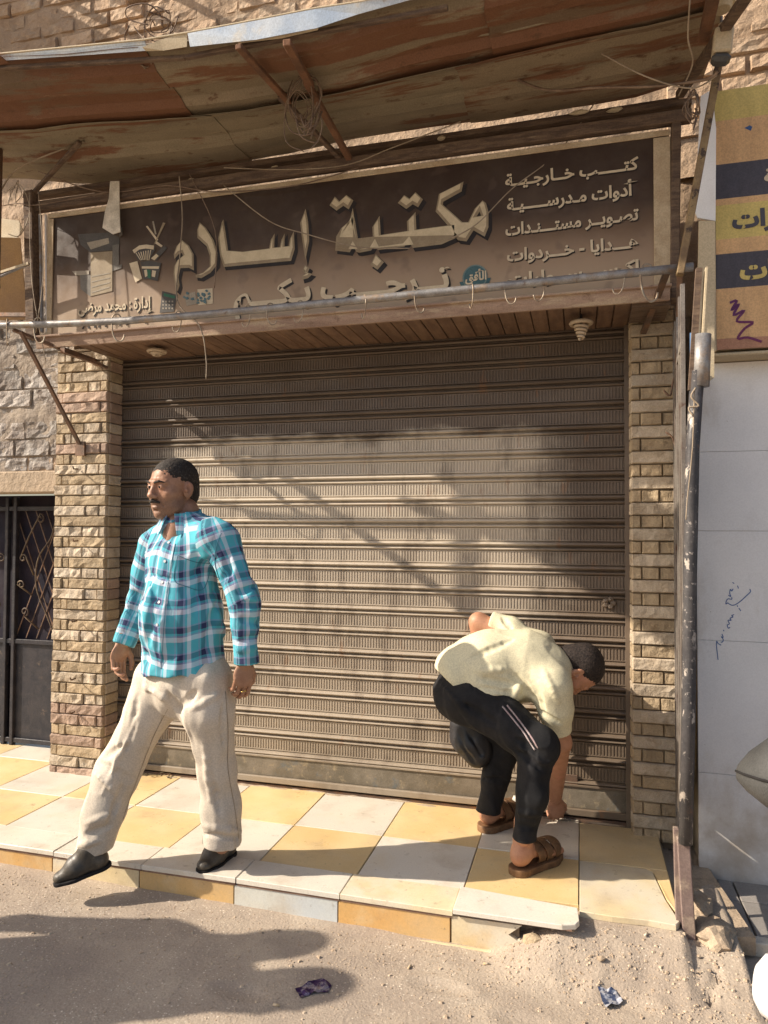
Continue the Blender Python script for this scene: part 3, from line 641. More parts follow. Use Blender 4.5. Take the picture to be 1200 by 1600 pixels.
for off, sc, lps in big:
    pl3 = [[SP(a, b, off, sc, .001) for a, b in lp] for lp in lps]
    curve_mesh('letter_shadow', pl3, .0012, L_DK, .003, .012, -.014)
    curve_mesh('letter', pl3, .0024, L_MD, 0)
    curve_mesh('letter_highlight', pl3, .0036, L_LT, -.0085, -.001, .006)
# --- Arabic shaping with presentation forms
_b = {'ا': 'FE8D FE8E', 'أ': 'FE83 FE84', 'إ': 'FE87 FE88', 'د': 'FEA9 FEAA', 'ر': 'FEAD FEAE', 'و': 'FEED FEEE', 'ة': 'FE93 FE94', 'ى': 'FEEF FEF0',
      'ب': 'FE8F FE90 FE91 FE92', 'ت': 'FE95 FE96 FE97 FE98', 'ج': 'FE9D FE9E FE9F FEA0', 'ح': 'FEA1 FEA2 FEA3 FEA4', 'خ': 'FEA5 FEA6 FEA7 FEA8', 'س': 'FEB1 FEB2 FEB3 FEB4',
      'ص': 'FEB9 FEBA FEBB FEBC', 'ض': 'FEBD FEBE FEBF FEC0', 'ف': 'FED1 FED2 FED3 FED4', 'ق': 'FED5 FED6 FED7 FED8', 'ك': 'FED9 FEDA FEDB FEDC', 'ل': 'FEDD FEDE FEDF FEE0',
      'م': 'FEE1 FEE2 FEE3 FEE4', 'ن': 'FEE5 FEE6 FEE7 FEE8', 'ه': 'FEE9 FEEA FEEB FEEC', 'ي': 'FEF1 FEF2 FEF3 FEF4', 'ـ': '0640 0640 0640 0640', 'ش': 'FEB5 FEB6 FEB7 FEB8'}
FORM = {k: [chr(int(x, 16)) for x in v.split()] for k, v in _b.items()}
def shape(s):
    out = []
    for i, c in enumerate(s):
        if c not in FORM: out.append(c); continue
        f = FORM[c]; prev = i > 0 and s[i-1] in FORM and len(FORM[s[i-1]]) == 4; nxt = len(f) == 4 and i+1 < len(s) and s[i+1] in FORM
        out.append(f[3] if prev and nxt else f[1] if prev else f[2] if nxt else f[0])
    return ''.join(reversed(out))
def text_mesh(body, bold):
    cu = bpy.data.curves.new('t', 'FONT'); cu.body = body; cu.size = 1; cu.offset = bold; cu.extrude = .006
    for m_ in (L_TX, L_DK): cu.materials.append(m_)
    for i_, f_ in enumerate(cu.body_format): f_.material_index = i_ % 2
    tmp = bpy.data.objects.new('tmp', cu); COL.objects.link(tmp); dg = bpy.context.evaluated_depsgraph_get()
    me = bpy.data.meshes.new_from_object(tmp.evaluated_get(dg)); COL.objects.unlink(tmp); bpy.data.objects.remove(tmp); bpy.data.curves.remove(cu)
    odd = {v for p_ in me.polygons if p_.material_index == 1 for v in p_.vertices}
    for v in odd: me.vertices[v].co.z += .012
    me.polygons.foreach_set('material_index', [0]*len(me.polygons)); return me
def text(name, s, pl_, pr_, hpx, m_, parent, yy, lift=.001, bold=.022, shadow=None, alef=.72):
    a = P(*pl_, y=yy-lift); b = P(*pr_, y=yy-lift); up = P(pr_[0], pr_[1]-hpx, y=yy-lift).z-b.z
    me = text_mesh(shape(s), bold); xsv = [v.co.x for v in me.vertices]; x0, x1 = min(xsv), max(xsv); ex = (b-a)/(x1-x0); sz = up/alef
    me2 = me.copy() if shadow else None
    T = Matrix(((ex.x, 0, 0, a.x-ex.x*x0), (0, 0, -.03, a.y), (ex.z, sz, 0, a.z-ex.z*x0), (0, 0, 0, 1)))
    me.transform(T); me.name = name; me.materials.clear(); me.materials.append(m_); o = bpy.data.objects.new(name, me); put(o, parent)
    if shadow:
        me2.transform(Matrix.Translation((shadow[0], .0012, shadow[1])) @ T); me2.materials.clear(); me2.materials.append(L_DK); o2 = bpy.data.objects.new('lettering_shadow', me2); put(o2, parent)
    return o
C6 = lambda x, y: (770+x/4.138, 220+y/4.138)
for s_, l_, r2 in (('كتـــــب خــارجـيــة', (80, 296), (942, 180)), ('أدوات مـدرســـــيـة', (92, 452), (942, 345)), ('تصـويــر مستـــنـدات', (82, 612), (942, 508)), ('هـــدايا - خـــردوات', (92, 778), (942, 686)), ('اكـســـســوارات', (98, 935), (945, 845))):
    text('sign_lettering', s_, C6(*l_), C6(*r2), 19, L_TX, sg, SGY, .003, .030, (.004, -.005))
text('sign_lettering', 'تــرحـــب بـكـــم', (365, 479), (703, 450), 38, L_TX, sg, SGY, .003, .030, (.008, -.009))
text('sign_lettering', 'إدارة : محمد مرضى', (122, 489), (240, 480), 18, L_TX, sg, SGY, .003, .024, (.005, -.006))
text('sign_lettering', '٠١٠٠ ٢٢٤ ٦١٩٨', (128, 514), (236, 505), 14, L_DK, sg, SGY, .003, .02)
# badge
TEAL = mat('teal_badge_print', (.045, .10, .115), (.06, .12, .13), rough=.6, bump=0); TEAL2 = mat('pale_teal_print', (.16, .22, .21), rough=.6, bump=0)
bc = P(742, 433, y=SGY-.002)
curve_mesh('badge_ribbon', [[P(718, 441, y=SGY), P(767, 434, y=SGY), P(763, 447, y=SGY), P(722, 452, y=SGY)]], .0016, TEAL)
curve_mesh('badge_disc', [[bc+Vector((math.cos(a)*.054, 0, math.sin(a)*.054)) for a in np.linspace(0, 2*math.pi, 33)[:-1]]], .0024, TEAL2)
curve_mesh('badge_disc', [[bc+Vector((math.cos(a)*.048, 0, math.sin(a)*.048)) for a in np.linspace(0, 2*math.pi, 33)[:-1]]], .0034, TEAL)
text('badge_lettering', 'الأفق', (727, 440), (760, 436), 13, L_TX, sg, SGY, .0045, .03)
# printed pictures: photocopier, stationery, cards
G1, G2, G3, G4 = [mat(n_, c_, tuple(v*.8 for v in c_), 14, rough=.6, bump=0) for n_, c_ in (('print_grey_dark', (.075, .068, .062)), ('print_grey_mid', (.15, .135, .115)), ('print_grey_light', (.33, .285, .22)), ('print_green', (.03, .14, .08)))]
def pic(nm, pts, m_, l_): curve_mesh(nm, [[SP(a, b, C7, S7, .001) for a, b in pts]], l_, m_)
pic('copier_picture', [(145, 440), (215, 455), (215, 595), (150, 545)], G2, .0012)
pic('copier_picture', [(130, 190), (330, 180), (400, 210), (400, 290), (210, 305), (150, 260)], G1, .0013)
pic('copier_picture', [(190, 245), (330, 215), (335, 250), (215, 290)], G3, .0022)
pic('copier_picture', [(215, 310), (355, 300), (355, 558), (215, 592)], L_MD, .0021)
pic('copier_picture', [(356, 262), (398, 255), (398, 390), (416, 385), (416, 410), (372, 425), (356, 430)], G2, .0023)
pic('copier_picture', [(398, 250), (400, 150), (418, 145), (420, 195), (400, 210)], G2, .0015)
for q in range(4): pic('copier_picture', [(222, 462+q*34), (340, 440+q*30), (340, 446+q*30), (222, 470+q*34)], G3, .0032)
pic('copier_picture', [(95, 430), (205, 425), (205, 450), (120, 458)], G3, .0024)
pic('pen_picture', [(572, 140), (582, 136), (650, 225), (640, 235)], L_TX, .0014); pic('pen_picture', [(612, 108), (622, 106), (640, 190), (630, 192)], G3, .0016); pic('pen_picture', [(682, 115), (698, 118), (640, 235), (622, 260)], L_MD, .0018)
pic('pen_picture', [(640, 235), (680, 265), (670, 275), (632, 250)], L_TX, .0019)
fan = [(495, 290), (530, 262), (575, 256), (625, 265), (632, 290), (600, 345), (545, 365), (518, 355)]
pic('fan_picture', fan, G1, .0022); pic('fan_picture', [(486, 295), (530, 264), (575, 258), (625, 265), (622, 290), (570, 283), (530, 290), (497, 315)], L_TX, .0031)
for q in range(7): pic('fan_picture', [(505+q*16, 312-q*3), (511+q*16, 310-q*3), (540+q*9, 360), (536+q*9, 360)], L_TX, .0033)
pic('pen_picture', [(600, 350), (690, 265), (710, 280), (640, 362)], G1, .0026); pic('pen_picture', [(606, 348), (640, 318), (655, 332), (628, 360)], L_LT, .0036)
pic('card_picture', [(466, 380), (518, 365), (548, 480), (505, 502)], L_TX, .0038); pic('card_picture', [(540, 372), (605, 362), (602, 480), (560, 485)], G1, .0042); pic('card_picture', [(605, 365), (672, 378), (650, 495), (590, 482)], G1, .0046)
pic('card_picture', [(548, 400), (660, 400), (656, 416), (548, 414)], L_TX, .0054); pic('card_picture', [(562, 425), (580, 420), (585, 460), (570, 470)], L_TX, .0052); pic('card_picture', [(582, 420), (605, 425), (605, 480), (585, 470)], G4, .0054); pic('card_picture', [(615, 425), (640, 430), (632, 470), (612, 465)], L_TX, .0056)
pic('calculator_picture', [(678, 558), (775, 582), (752, 692), (660, 700)], G1, .0022); pic('calculator_picture', [(690, 572), (762, 590), (758, 608), (686, 590)], G4, .0032)
for q in range(3):
    for u in range(4): pic('calculator_picture', [(680+u*20, 620+q*22), (690+u*20, 622+q*22), (688+u*20, 632+q*22), (678+u*20, 630+q*22)], G3, .0031)
BL = mat('print_blue', (.06, .13, .16), (.12, .18, .18), 40, rough=.6, bump=0)
pic('flower_card_picture', [(905, 548), (1002, 540), (1005, 640), (912, 650)], L_TX, .0022); pic('flower_card_picture', [(820, 580), (890, 562), (905, 640), (835, 655)], G3, .0014)
for q in range(16): cx_, cy_ = 945+random.uniform(-42, 45), 590+random.uniform(-40, 50); pic('flower_card_picture', [(cx_+random.uniform(6, 13)*math.cos(k), cy_+random.uniform(6, 13)*math.sin(k)) for k in range(6)], BL, .003+q*.0002)
for q in range(6): cx_, cy_ = 835+random.uniform(-20, 50), 580+random.uniform(-20, 30); pic('flower_card_picture', [(cx_+random.uniform(6, 13)*math.cos(k), cy_+random.uniform(6, 13)*math.sin(k)) for k in range(6)], BL, .0024+q*.0002)
# neighbour's sign lettering
text('neighbour_lettering', 'مشـرات', (1144, 357), (1285, 341), 26, sD, ns, NY, .002, .045)
text('neighbour_lettering', 'حيـــات', (1156, 436), (1290, 424), 27, sY, ns, NY, .002, .045)
text('neighbour_lettering', 'ة', (1194, 283), (1216, 281), 20, L_TX, ns, NY, .002, .045)
# ------------------------------------------------------------------ timber beams around the sign
def beam(pa, pb, y, wd, th, m_, label, nm='timber_beam'):
    o = bar(nm, P(*pa, y=y), P(*pb, y=y), th, wd, m_, None, (0, 0, 1), .004); return tag(o, label, 'beam')
beam((40, 327), (1080, 181), -.40, .050, .04, M['oldwood'], 'dark weathered beam along the top edge of the brown sign')
beam((40, 309), (1080, 162), -.33, .026, .05, M['oldwood'], 'upper thin dark batten under the rear edge of the rusty canopy')
beam((150, 300), (1060, 160), -.24, .024, .05, M['oldwood'], 'rearmost dark batten close to the brick wall behind the canopy')
beam((1056, 186), (1053, 470), -.39, .035, .05, M['oldwood'], 'dark upright board at the right end of the brown sign')
beam((48, 300), (52, 530), -.42, .055, .05, M['oldwood'], 'dark upright post at the left end of the brown sign')
beam((63, 335), (66, 520), -.415, .012, .02, M['galv'], 'thin shiny metal strip beside the left frame of the sign', 'metal_strip')
beam((72, 335), (74, 520), -.40, .008, .02, M['marble'], 'narrow white strip hard against the left sign frame', 'metal_strip')
M['rag'] = mat('dirty_white_plastic', (.66, .60, .50), (.46, .41, .33), 20, rough=.5, bump=.5, bscale=30)
pts = [P(a, b, y=-.44) for a, b in ((172, 283), (186, 283), (187, 340), (188, 362), (176, 366), (160, 356), (164, 330), (170, 310))]
tag(plate('plastic_strip', pts, .004, M['rag'], None), 'dirty white plastic strip hanging over the copier picture on the sign', 'strip')
# scraps and torn sheeting caught on the beams
for (x_, y_, wd_) in ((905, 176, 25), (960, 172, 20), (300, 282, 12), (500, 256, 14), (430, 262, 10), (690, 216, 12)):
    p = P(x_, y_, y=-.37); tag(rock('plaster_crumb', p, (wd_*.0016, .01, .010), M['beige'], seed=x_, sub=2), 'crumb of pale plaster on the beam %s' % {905: 'above the right list of the sign', 960: 'nearest the right sign frame', 300: 'above the stationery picture', 500: 'left of the crossed struts', 430: 'above the letter seen', 690: 'right of the crossed struts'}[x_], 'debris', 'crumbs of plaster on the beams')
# ------------------------------------------------------------------ corrugated canopy
cn = thing('metal_canopy', 'rusty corrugated metal canopy sagging above the brown shop sign', 'canopy', (-1.1, -.6, 3.15))
bx = [(-3.15, 3.24), (-2.9, 3.21), (-2.45, 3.12), (-1.71, 3.12), (-1.36, 3.13), (-1.07, 3.155), (-.4, 3.15), (.25, 3.15), (.40, 3.18), (.52, 3.19)]
fx = [(-3.15, 3.23), (-2.27, 3.20), (-1.59, 3.12), (-1.13, 3.08), (-.9, 3.075), (-.56, 3.11), (0, 3.13), (.56, 3.16)]
def itp(tab, x): return float(np.interp(x, [a for a, b in tab], [b for a, b in tab]))
YB, YF = -.27, -1.10
def canopy_pt(x, t):
    y = YB+(YF-YB)*t; z = itp(bx, x)*(1-t)+itp(fx, x)*t
    z += .012*math.sin(x*2.1+1)*math.sin(math.pi*t)-.02*math.sin(math.pi*t)
    return x, y, z
def sheet(name, x0, x1, t0, t1, ribs, dz, m_):
    V, Fq = [], []; xs_ = np.linspace(x0, x1, max(3, int((x1-x0)/.08))); prof = []
    for k in range(ribs):
        a = t0+(t1-t0)*k/ribs; s_ = (t1-t0)/ribs
        prof += [(a, 0), (a+s_*.42, 0), (a+s_*.54, .026), (a+s_*.88, .026)]
    prof.append((t1, 0))
    for x in xs_:
        for (t, h) in prof:
            X, Y, Z = canopy_pt(x, t); n_ = noise.noise(Vector((x*2.2, t*3, dz*50)))*.012+noise.noise(Vector((x*9, t*9, 2)))*.003
            V.append((X+.01*noise.noise(Vector((t*30, x0, 0))), Y, Z+h+dz+n_))
    n = len(prof)
    for i in range(len(xs_)-1):
        for j in range(n-1): a = i*n+j; Fq.append((a, a+1, a+n+1, a+n))
    o = mesh(name, V, Fq, m_, cn); md = o.modifiers.new('thick', 'SOLIDIFY'); md.thickness = .0015; md.offset = 1; return o
def sheetmat(nm, base, rustlo, rusthi, sc):
    return mat(nm, base, tuple(v*.8 for v in base), 4, stretch=(.5, 3, 1), rough=.6, bump=.3, bscale=40, spots=(((.165, .076, .040), sc, rustlo, rusthi, (.45, 3.2, 1), .95), ((.11, .055, .03), 9, .58, .68, (1, 2, 1), .85), ((.42, .34, .22), 5, .62, .75, (.6, 4, 1), .5)), metal=.1)
M['sheet1'] = sheetmat('beige_sheet_rust', (.26, .205, .135), .50, .56, 2.2); M['sheet2'] = sheetmat('red_brown_sheet', (.18, .125, .08), .40, .47, 3.0); M['sheet3'] = sheetmat('beige_sheet_pale', (.26, .215, .145), .55, .60, 1.8)
sheet('roof_sheet', -3.15, -1.63, .48, 1.0, 2, .012, M['sheet2']); sheet('roof_sheet', -1.70, -.25, .48, 1.0, 2, .018, M['sheet1']); sheet('roof_sheet', -.32, .52, .48, 1.0, 2, .010, M['sheet2'])
sheet('roof_sheet', -3.15, -1.55, 0, .55, 1, -.010, M['sheet3']); sheet('roof_sheet', -1.62, -.40, 0, .55, 1, -.006, M['sheet3']); sheet('roof_sheet', -.47, .50, 0, .55, 1, -.010, M['sheet1'])
M['flash'] = mat('bluish_galvanised_edge', (.40, .47, .56), (.52, .56, .60), 5, rough=.4, metal=.35, bump=.15, spots=(((.62, .56, .46), 6, .55, .68, (1, 1, 1), .8), ((.3, .2, .12), 14, .62, .7, None, .6)))
def fl(name, pts_u, pts_l, m_, y=-1.105):
    V = [P(a, b, y=y) for a, b in pts_u]+[P(a, b, y=y+.012) for a, b in pts_l]; n = len(pts_u)
    o = mesh(name, V, [(i, n+i, n+i+1, i+1) for i in range(n-1)], m_, cn); md = o.modifiers.new('thick', 'SOLIDIFY'); md.thickness = .002; return o
fl('edge_flashing', [(-160, 106), (0, 85), (120, 72), (225, 63)], [(-160, 116), (0, 95), (120, 87), (232, 79)], M['flash'])
fl('torn_flashing', [(222, 74), (250, 62), (292, 50)], [(228, 80), (255, 79), (292, 73)], M['beige'], -1.11)
fl('edge_flashing', [(293, 52), (400, 32), (492, 14), (560, 4), (640, -12), (760, -30)], [(297, 73), (400, 62), (494, 44), (560, 22), (640, 0), (760, -14)], M['flash'], -1.112)
fl('torn_flashing', [(370, 58), (440, 50), (497, 40)], [(372, 68), (440, 60), (497, 47)], M['beige'], -1.095)
tube('edge_bead', [P(a, b, y=-1.11) for a, b in ((-160, 105), (0, 84), (225, 62), (293, 51), (400, 31), (492, 13), (560, 3), (700, -22))], .004, M['beige'], cn)
# purlins, rafters and crossed struts below the sheets
def pu(name, pa, pb, ya, yb, wd, m_=None, par=cn): return bar(name, P(*pa, y=ya), P(*pb, y=yb), wd, wd*.8, m_ or M['oldwood'], par, (0, 0, 1), .003)
bar('shadow_bar', (-2.505, -.435, 2.195), (-2.505, -.185, 2.195), .026, .026, M['iron'], sb)  # added bar, set to cast the thin dark line on the shutter
pu('purlin', (-60, 222), (320, 180), -.60, -.60, .022); pu('purlin', (320, 180), (1095, 34), -.60, -.62, .022)
pu('crossed_strut', (372, 72), (452, 160), -1.12, -.72, .026, M['redwood']); pu('crossed_strut', (436, 150), (534, 250), -.76, -.40, .024, M['oldwood'])
pu('crossed_strut', (448, 66), (486, 135), -1.12, -.80, .03, M['redwood']); pu('crossed_strut', (478, 126), (548, 252), -.84, -.40, .028, M['redwood'])
pu('side_strut', (125, 222), (52, 302), -.58, -.42, .022); pu('front_rail', (-60, 110), (290, 90), -1.06, -1.06, .02); pu('front_rail', (290, 90), (700, 12), -1.06, -1.06, .02)
pu('end_rafter', (1168, -8), (1062, 148), -.95, -.30, .035, M['oldwood']); pu('end_rafter', (1120, -30), (1100, 60), -1.0, -.65, .04, M['redwood'])
tube('pale_tube', [P(a, b, y=-.8) for a, b in ((-20, 153), (60, 145), (110, 132), (175, 114), (240, 100))], .006, M['cable_w'], cn, sm=4)  # pale tube drawn in place of a highlight along the sheet edge
tube('pale_tube', [P(a, b, y=-.8) for a, b in ((560, 58), (680, 60), (790, 48), (880, 25), (960, -5))], .007, M['sheet3'], cn, sm=4)
tube('torn_rib', [P(a, b, y=-.45) for a, b in ((625, 132), (645, 120), (675, 117), (700, 125), (740, 112), (790, 105))], .008, M['iron'], cn, sm=4)
# added sheet out of view on the left, placed to shade the shutter and right pillar
V = []
for x in np.linspace(-3.12, -2.24, 8):
    for y in (-1.09, -1.2, -1.4, -1.64): V.append((x, y, 3.2+.01*math.sin(x*9+y*5)))
o = mesh('roof_sheet', V, [(i*4+j, i*4+j+1, i*4+j+5, i*4+j+4) for i in range(7) for j in range(3)], M['sheet2'], cn); o.modifiers.new('thick', 'SOLIDIFY').thickness = .003
tube('shadow_rod', [(-2.80, -.55, 2.50), (-2.81, -1.02, 2.50)], .022, M['iron'], cn); tube('shadow_rod', [(-2.82, -.97, 2.48), (-2.82, -.97, 3.2)], .024, M['iron'], cn)  # unseen rods, set to cast the bar shadows on the shutter
tube('shadow_rod', [(-2.68, -.80, 2.72), (-2.62, -1.15, 3.0)], .022, M['iron'], cn); tube('shadow_rod', [(-2.80, -.55, 2.50), (-2.80, -.55, 3.2)], .012, M['iron'], cn)
# ------------------------------------------------------------------ hook rail
PY = -.60
rl = thing('hook_rail', 'grey horizontal pipe rail for hanging hooks in front of the sign bottom', 'rail', P(500, 480, y=PY))
ra = P(-70, 510, y=PY); rb = P(1083, 417, y=PY)
tube('pipe', [ra, P(200, 501, y=PY), P(600, 465, y=PY), rb], .0165, M['galv'], rl, n=12, sm=3)
bar('bracket_arm', P(20, 515, y=PY+.01), P(168, 575, y=-.20), .022, .014, M['iron'], rl); bar('bracket_strut', P(32, 518, y=PY+.01), P(126, 697, y=-.20), .020, .012, M['iron'], rl)
bar('bracket_arm', P(1042, 425, y=PY+.01), P(1005, 520, y=-.19), .024, .014, M['iron'], rl); bar('bracket_arm', P(1062, 425, y=PY+.01), P(1056, 700, y=-.19), .02, .02, M['iron'], rl)
box2('knuckle_plate', P(118, 690, y=-.212), P(134, 712, y=-.198), M['iron'], rl)
hooks = [(12, 508, 1.3, 1), (60, 506, 1.3, -1), (183, 501, 1.35, -1), (278, 494, 1, 1), (386, 485, 1, 1), (423, 482, 1, -1), (468, 478, 1, 1), (569, 470, 1, 1), (654, 461, 1, -1), (737, 453, 1, 1), (796, 447, 1, -1), (844, 442, 1, 1), (968, 430, 1, 1), (1012, 427, 1.5, -1)]
hme = None
for i, (hx, hy, s_, d_) in enumerate(hooks):
    if hme is None:
        pts = smooth_pts([(-.012, 0, .010), (-.004, 0, .022), (.010, 0, .020), (.018, 0, .004), (.016, 0, -.03), (.010, 0, -.055), (-.004, 0, -.072), (-.020, 0, -.066), (-.026, 0, -.048)], 4)
        Vh, Fh = tube_geo(pts, .0028, 5); h = mesh('hanging_hook', Vh, Fh, M['hookwire'], None, True); hme = h.data
    else: h = bpy.data.objects.new('hanging_hook', hme); COL.objects.link(h)
    h.location = P(hx, hy, y=PY); h.scale = (s_*d_, 1, s_); h.rotation_euler = (0, 0, random.uniform(-1.2, 1.2) if i not in (2, 13) else 0.3)
    what = ['hook at the far left end of the pipe rail', 'bent hook over the left bracket of the pipe rail', 'large sunlit hook under the caption line left on the sign', 'thin hook below the calculator picture', 'hook below the left end of the welcome line', 'hook below the letter kaf of the welcome line',
            'hook below the small hamza of the sign', 'hook left of the middle of the pipe rail', 'hook midway along the pipe rail', 'hook just below the teal badge', 'hook right of the teal badge', 'hook under the left end of the fifth list line', 'hook under the right end of the list lines', 'large looped hook at the right bracket of the pipe rail'][i]
    tag(h, 'wire '+what, 'hook', 'wire hooks along the pipe rail')
# ------------------------------------------------------------------ ceiling lamps
for (px, py, lb, up) in ((245, 550, 'dusty spiral lamp in the left end of the slatted ceiling', .02), (908, 505, 'dusty spiral lamp hanging from the right end of the slatted ceiling', .055)):
    c = P(px, py, z=2.20-up*.3); t = thing('spiral_lamp', lb, 'lamp', (c.x, c.y, 2.22), 'spiral ceiling lamps')
    pts = [(c.x+.042*math.cos(a), c.y+.042*math.sin(a), 2.205-up*.4) for a in np.linspace(0, 2*math.pi, 25)]
    tube('ring', pts, .009, M['white_lamp'], t)
    n_ = 5 if up > .03 else 3
    pts = [(c.x+(.030-.0012*k/3)*math.cos(k*.5), c.y+(.030-.0012*k/3)*math.sin(k*.5), 2.20-up*.4-k*(.0011 if up > .03 else .0004)) for k in range(n_*12)]
    tube('spiral_tube', pts, .0065, M['white_lamp'], t, n=7); tube('stem', [(c.x, c.y, 2.236), (c.x, c.y, 2.19-up*.4)], .006, M['dark'], t)
# ------------------------------------------------------------------ posts at the right
PYY = -.86
po = thing('black_post', 'chipped black pipe post on a square base at the right edge of the pavement', 'post', (.335, PYY, 0))
M['chipped'] = mat('chipped_black_paint', (.045, .043, .046), (.07, .065, .065), 18, rough=.45, spots=(((.50, .44, .38), 26, .58, .63, (1, 1, .6), .75), ((.22, .10, .06), 9, .60, .70, None, .9), ((.45, .4, .36), 70, .60, .66, None, .6)), bump=.4)
M['channel'] = mat('dusty_steel_channel', (.24, .18, .16), (.17, .12, .11), 12, rough=.6, metal=.2, spots=(((.42, .34, .26), 12, .5, .66, None, .6),))
b0 = P(1077, 1452, y=PYY); b1 = P(1066, 1312, y=PYY)
def Q(px, py, y=PYY): return P(px, py, y=y)
bar('base_channel', Q(1078, 1455)+Vector((0, .02, -.04)), Q(1068, 1310)+Vector((0, .02, 0)), .040, .035, M['channel'], po, (0, 1, 0), .003)
bar('base_flange', Q(1062, 1449)+Vector((0, .035, 0)), Q(1058, 1300)+Vector((0, .035, 0)), .016, .03, M['channel'], po, (0, 1, 0), .001)
tube('pipe', [Q(1071, 1318), Q(1076, 1100), Q(1078, 900), Q(1082, 700), Q(1090, 580)], .022, M['chipped'], po, n=14)
tube('collar', [Q(1095, 604), Q(1098, 523)], .027, M['galv'], po, n=14)
bar('upper_angle', Q(1096, 540), Q(1103, 420), .006, .04, M['beige'], po, (0, 1, 0)); bar('upper_angle', Q(1080, 610), Q(1092, 420), .02, .02, M['oldwood'], po, (0, 1, 0))
wp = bar('timber_post', P(1062, 430, y=-.62), P(1122, 105, y=-.62), .026, .04, mat('peeling_yellow_post', (.24, .17, .09), (.15, .10, .06), 14, spots=(((.05, .035, .03), 18, .54, .6, None, .95),)), None, (0, 1, 0), .003)
tag(wp, 'peeling yellowish leaning post between the brown sign and the yellow sign', 'post')
tag(plate('white_cloth_strip', [P(a, b, y=-.5) for a, b in ((1095, 150), (1112, 140), (1119, 200), (1118, 345), (1090, 340), (1086, 330))], .01, M['marble'], None), 'greyish white board wedged between the leaning post and yellow sign', 'board')
tag(plate('curtain_strip', [P(a, b, y=-.52) for a, b in ((1092, 345), (1117, 345), (1116, 590), (1102, 600), (1088, 560))], .01, M['beige'], None), 'long beige cloth fold hanging beside the yellow sign, below the greyish board', 'cloth')
tube('twist_tie', [Q(1087, 606, -.896), Q(1080, 620, -.896), Q(1092, 634, -.896), Q(1076, 637, -.896), Q(1083, 650, -.896)], .003, M['cable_w'], po, sm=4)
tube('wire_down_pipe', [Q(1085, 610, -.893), Q(1082, 700, -.893), Q(1074, 780, -.893), Q(1072, 812, -.893)], .002, M['cable_w'], po, sm=3)
# sheet-metal side screen between pillar and post
M['scr'] = mat('grey_sheet_screen', (.26, .235, .205), (.18, .15, .13), 9, rough=.5, metal=.3, spots=(((.40, .36, .30), 8, .56, .68, None, .7), ((.12, .07, .05), 16, .6, .7)))
ss = thing('side_screen', 'narrow bent sheet-metal screen between the banded pillar and the black post', 'screen', (.40, -.5, 0))
SXF = lambda y: .388+(y+.20)*.075
def scrn(name, a, b, m_=None, x=.402): 
    (y0, z0), (y1, z1) = a, b; V = []; n = 8
    for i in range(n+1):
        for j in range(7):
            yy = y0+(y1-y0)*i/n; zz_ = z0+(z1-z0)*j/6; V.append((SXF(yy)+x-.402+.006*math.sin(zz_*7+yy*9)+.004*math.sin(zz_*19), yy, zz_))
    o = mesh(name, V, [(i*7+j, i*7+j+1, i*7+j+8, i*7+j+7) for i in range(n) for j in range(6)], m_ or M['scr'], ss, True); o.modifiers.new('t', 'SOLIDIFY').thickness = .003; return o
scrn('screen_sheet', (-.80, .22), (-.50, 1.95)); scrn('screen_sheet', (-.44, .22), (-.20, 1.95)); scrn('screen_sheet', (-.51, 1.35), (-.43, 1.95), x=.406); scrn('screen_sheet', (-.51, .22), (-.43, .80), x=.406)
for k in range(6): zz_ = .86+k*.085; mesh('slit_tab', [(SXF(-.505), -.505, zz_), (SXF(-.43), -.43, zz_+.02), (SXF(-.43), -.43, zz_+.05), (SXF(-.47), -.47, zz_+.045)], [(0, 1, 2, 3)], M['scr'], ss)  # tabs edge a slit added to let sun dapples reach the marble
for yy in (-.80, -.66, -.50, -.34, -.21): bar('screen_stile', (SXF(yy), yy, -.03), (SXF(yy), yy, 2.15), .014, .014, M['scr'], ss, (0, 1, 0))
for zz_ in (.02, .12, .22, 1.95): bar('screen_rail', (SXF(-.80), -.80, zz_), (SXF(-.205), -.205, zz_), .012, .022, M['scr'], ss)
for (a, b) in (((1055, 585), (1047, 600)), ((1062, 690), (1050, 665))): tube('loop_hook', [P(a[0], a[1], y=-.3), P(a[0]-4, a[1]+14, y=-.3), P(b[0], b[1]+18, y=-.3), P(b[0]-10, b[1]+10, y=-.3)], .004, M['iron'], ss, sm=4)
# ------------------------------------------------------------------ lamp at the top right
lp = thing('hanging_lamp', 'dusty box lamp hanging from a round base at the top right corner', 'lamp', P(1128, 20, y=-.75))
LY = -.75; c = P(1128, 8, y=LY); c2 = P(1127, 26, y=LY)
def cyl(name, pa, pb, r0, r1, m_, par, n=20): V_, F_ = tube_geo([pa, pb], [r0, r1], n); return mesh(name, V_, F_, m_, par, False)
cyl('round_base', c+Vector((0, 0, .03)), c, .042, .044, M['beige'], lp); cyl('round_base', c, c+Vector((0, 0, -.018)), .036, .028, M['beige'], lp)
cyl('rod', c2, P(1128, 52, y=LY), .005, .005, M['galv'], lp, 8); cyl('neck', P(1128, 38, y=LY), P(1128, 50, y=LY), .012, .012, M['beige'], lp, 12)
bx_ = bar('lamp_box', P(1131, 47, y=LY), P(1127, 86, y=LY), .062, .05, M['beige'], lp, (0, 1, 0), .006); bx2 = bar('lamp_box_base', P(1127, 86.5, y=LY), P(1125, 100, y=LY), .063, .052, mat('dark_grey_plastic', (.07, .07, .07), rough=.4), lp, (0, 1, 0), .012)
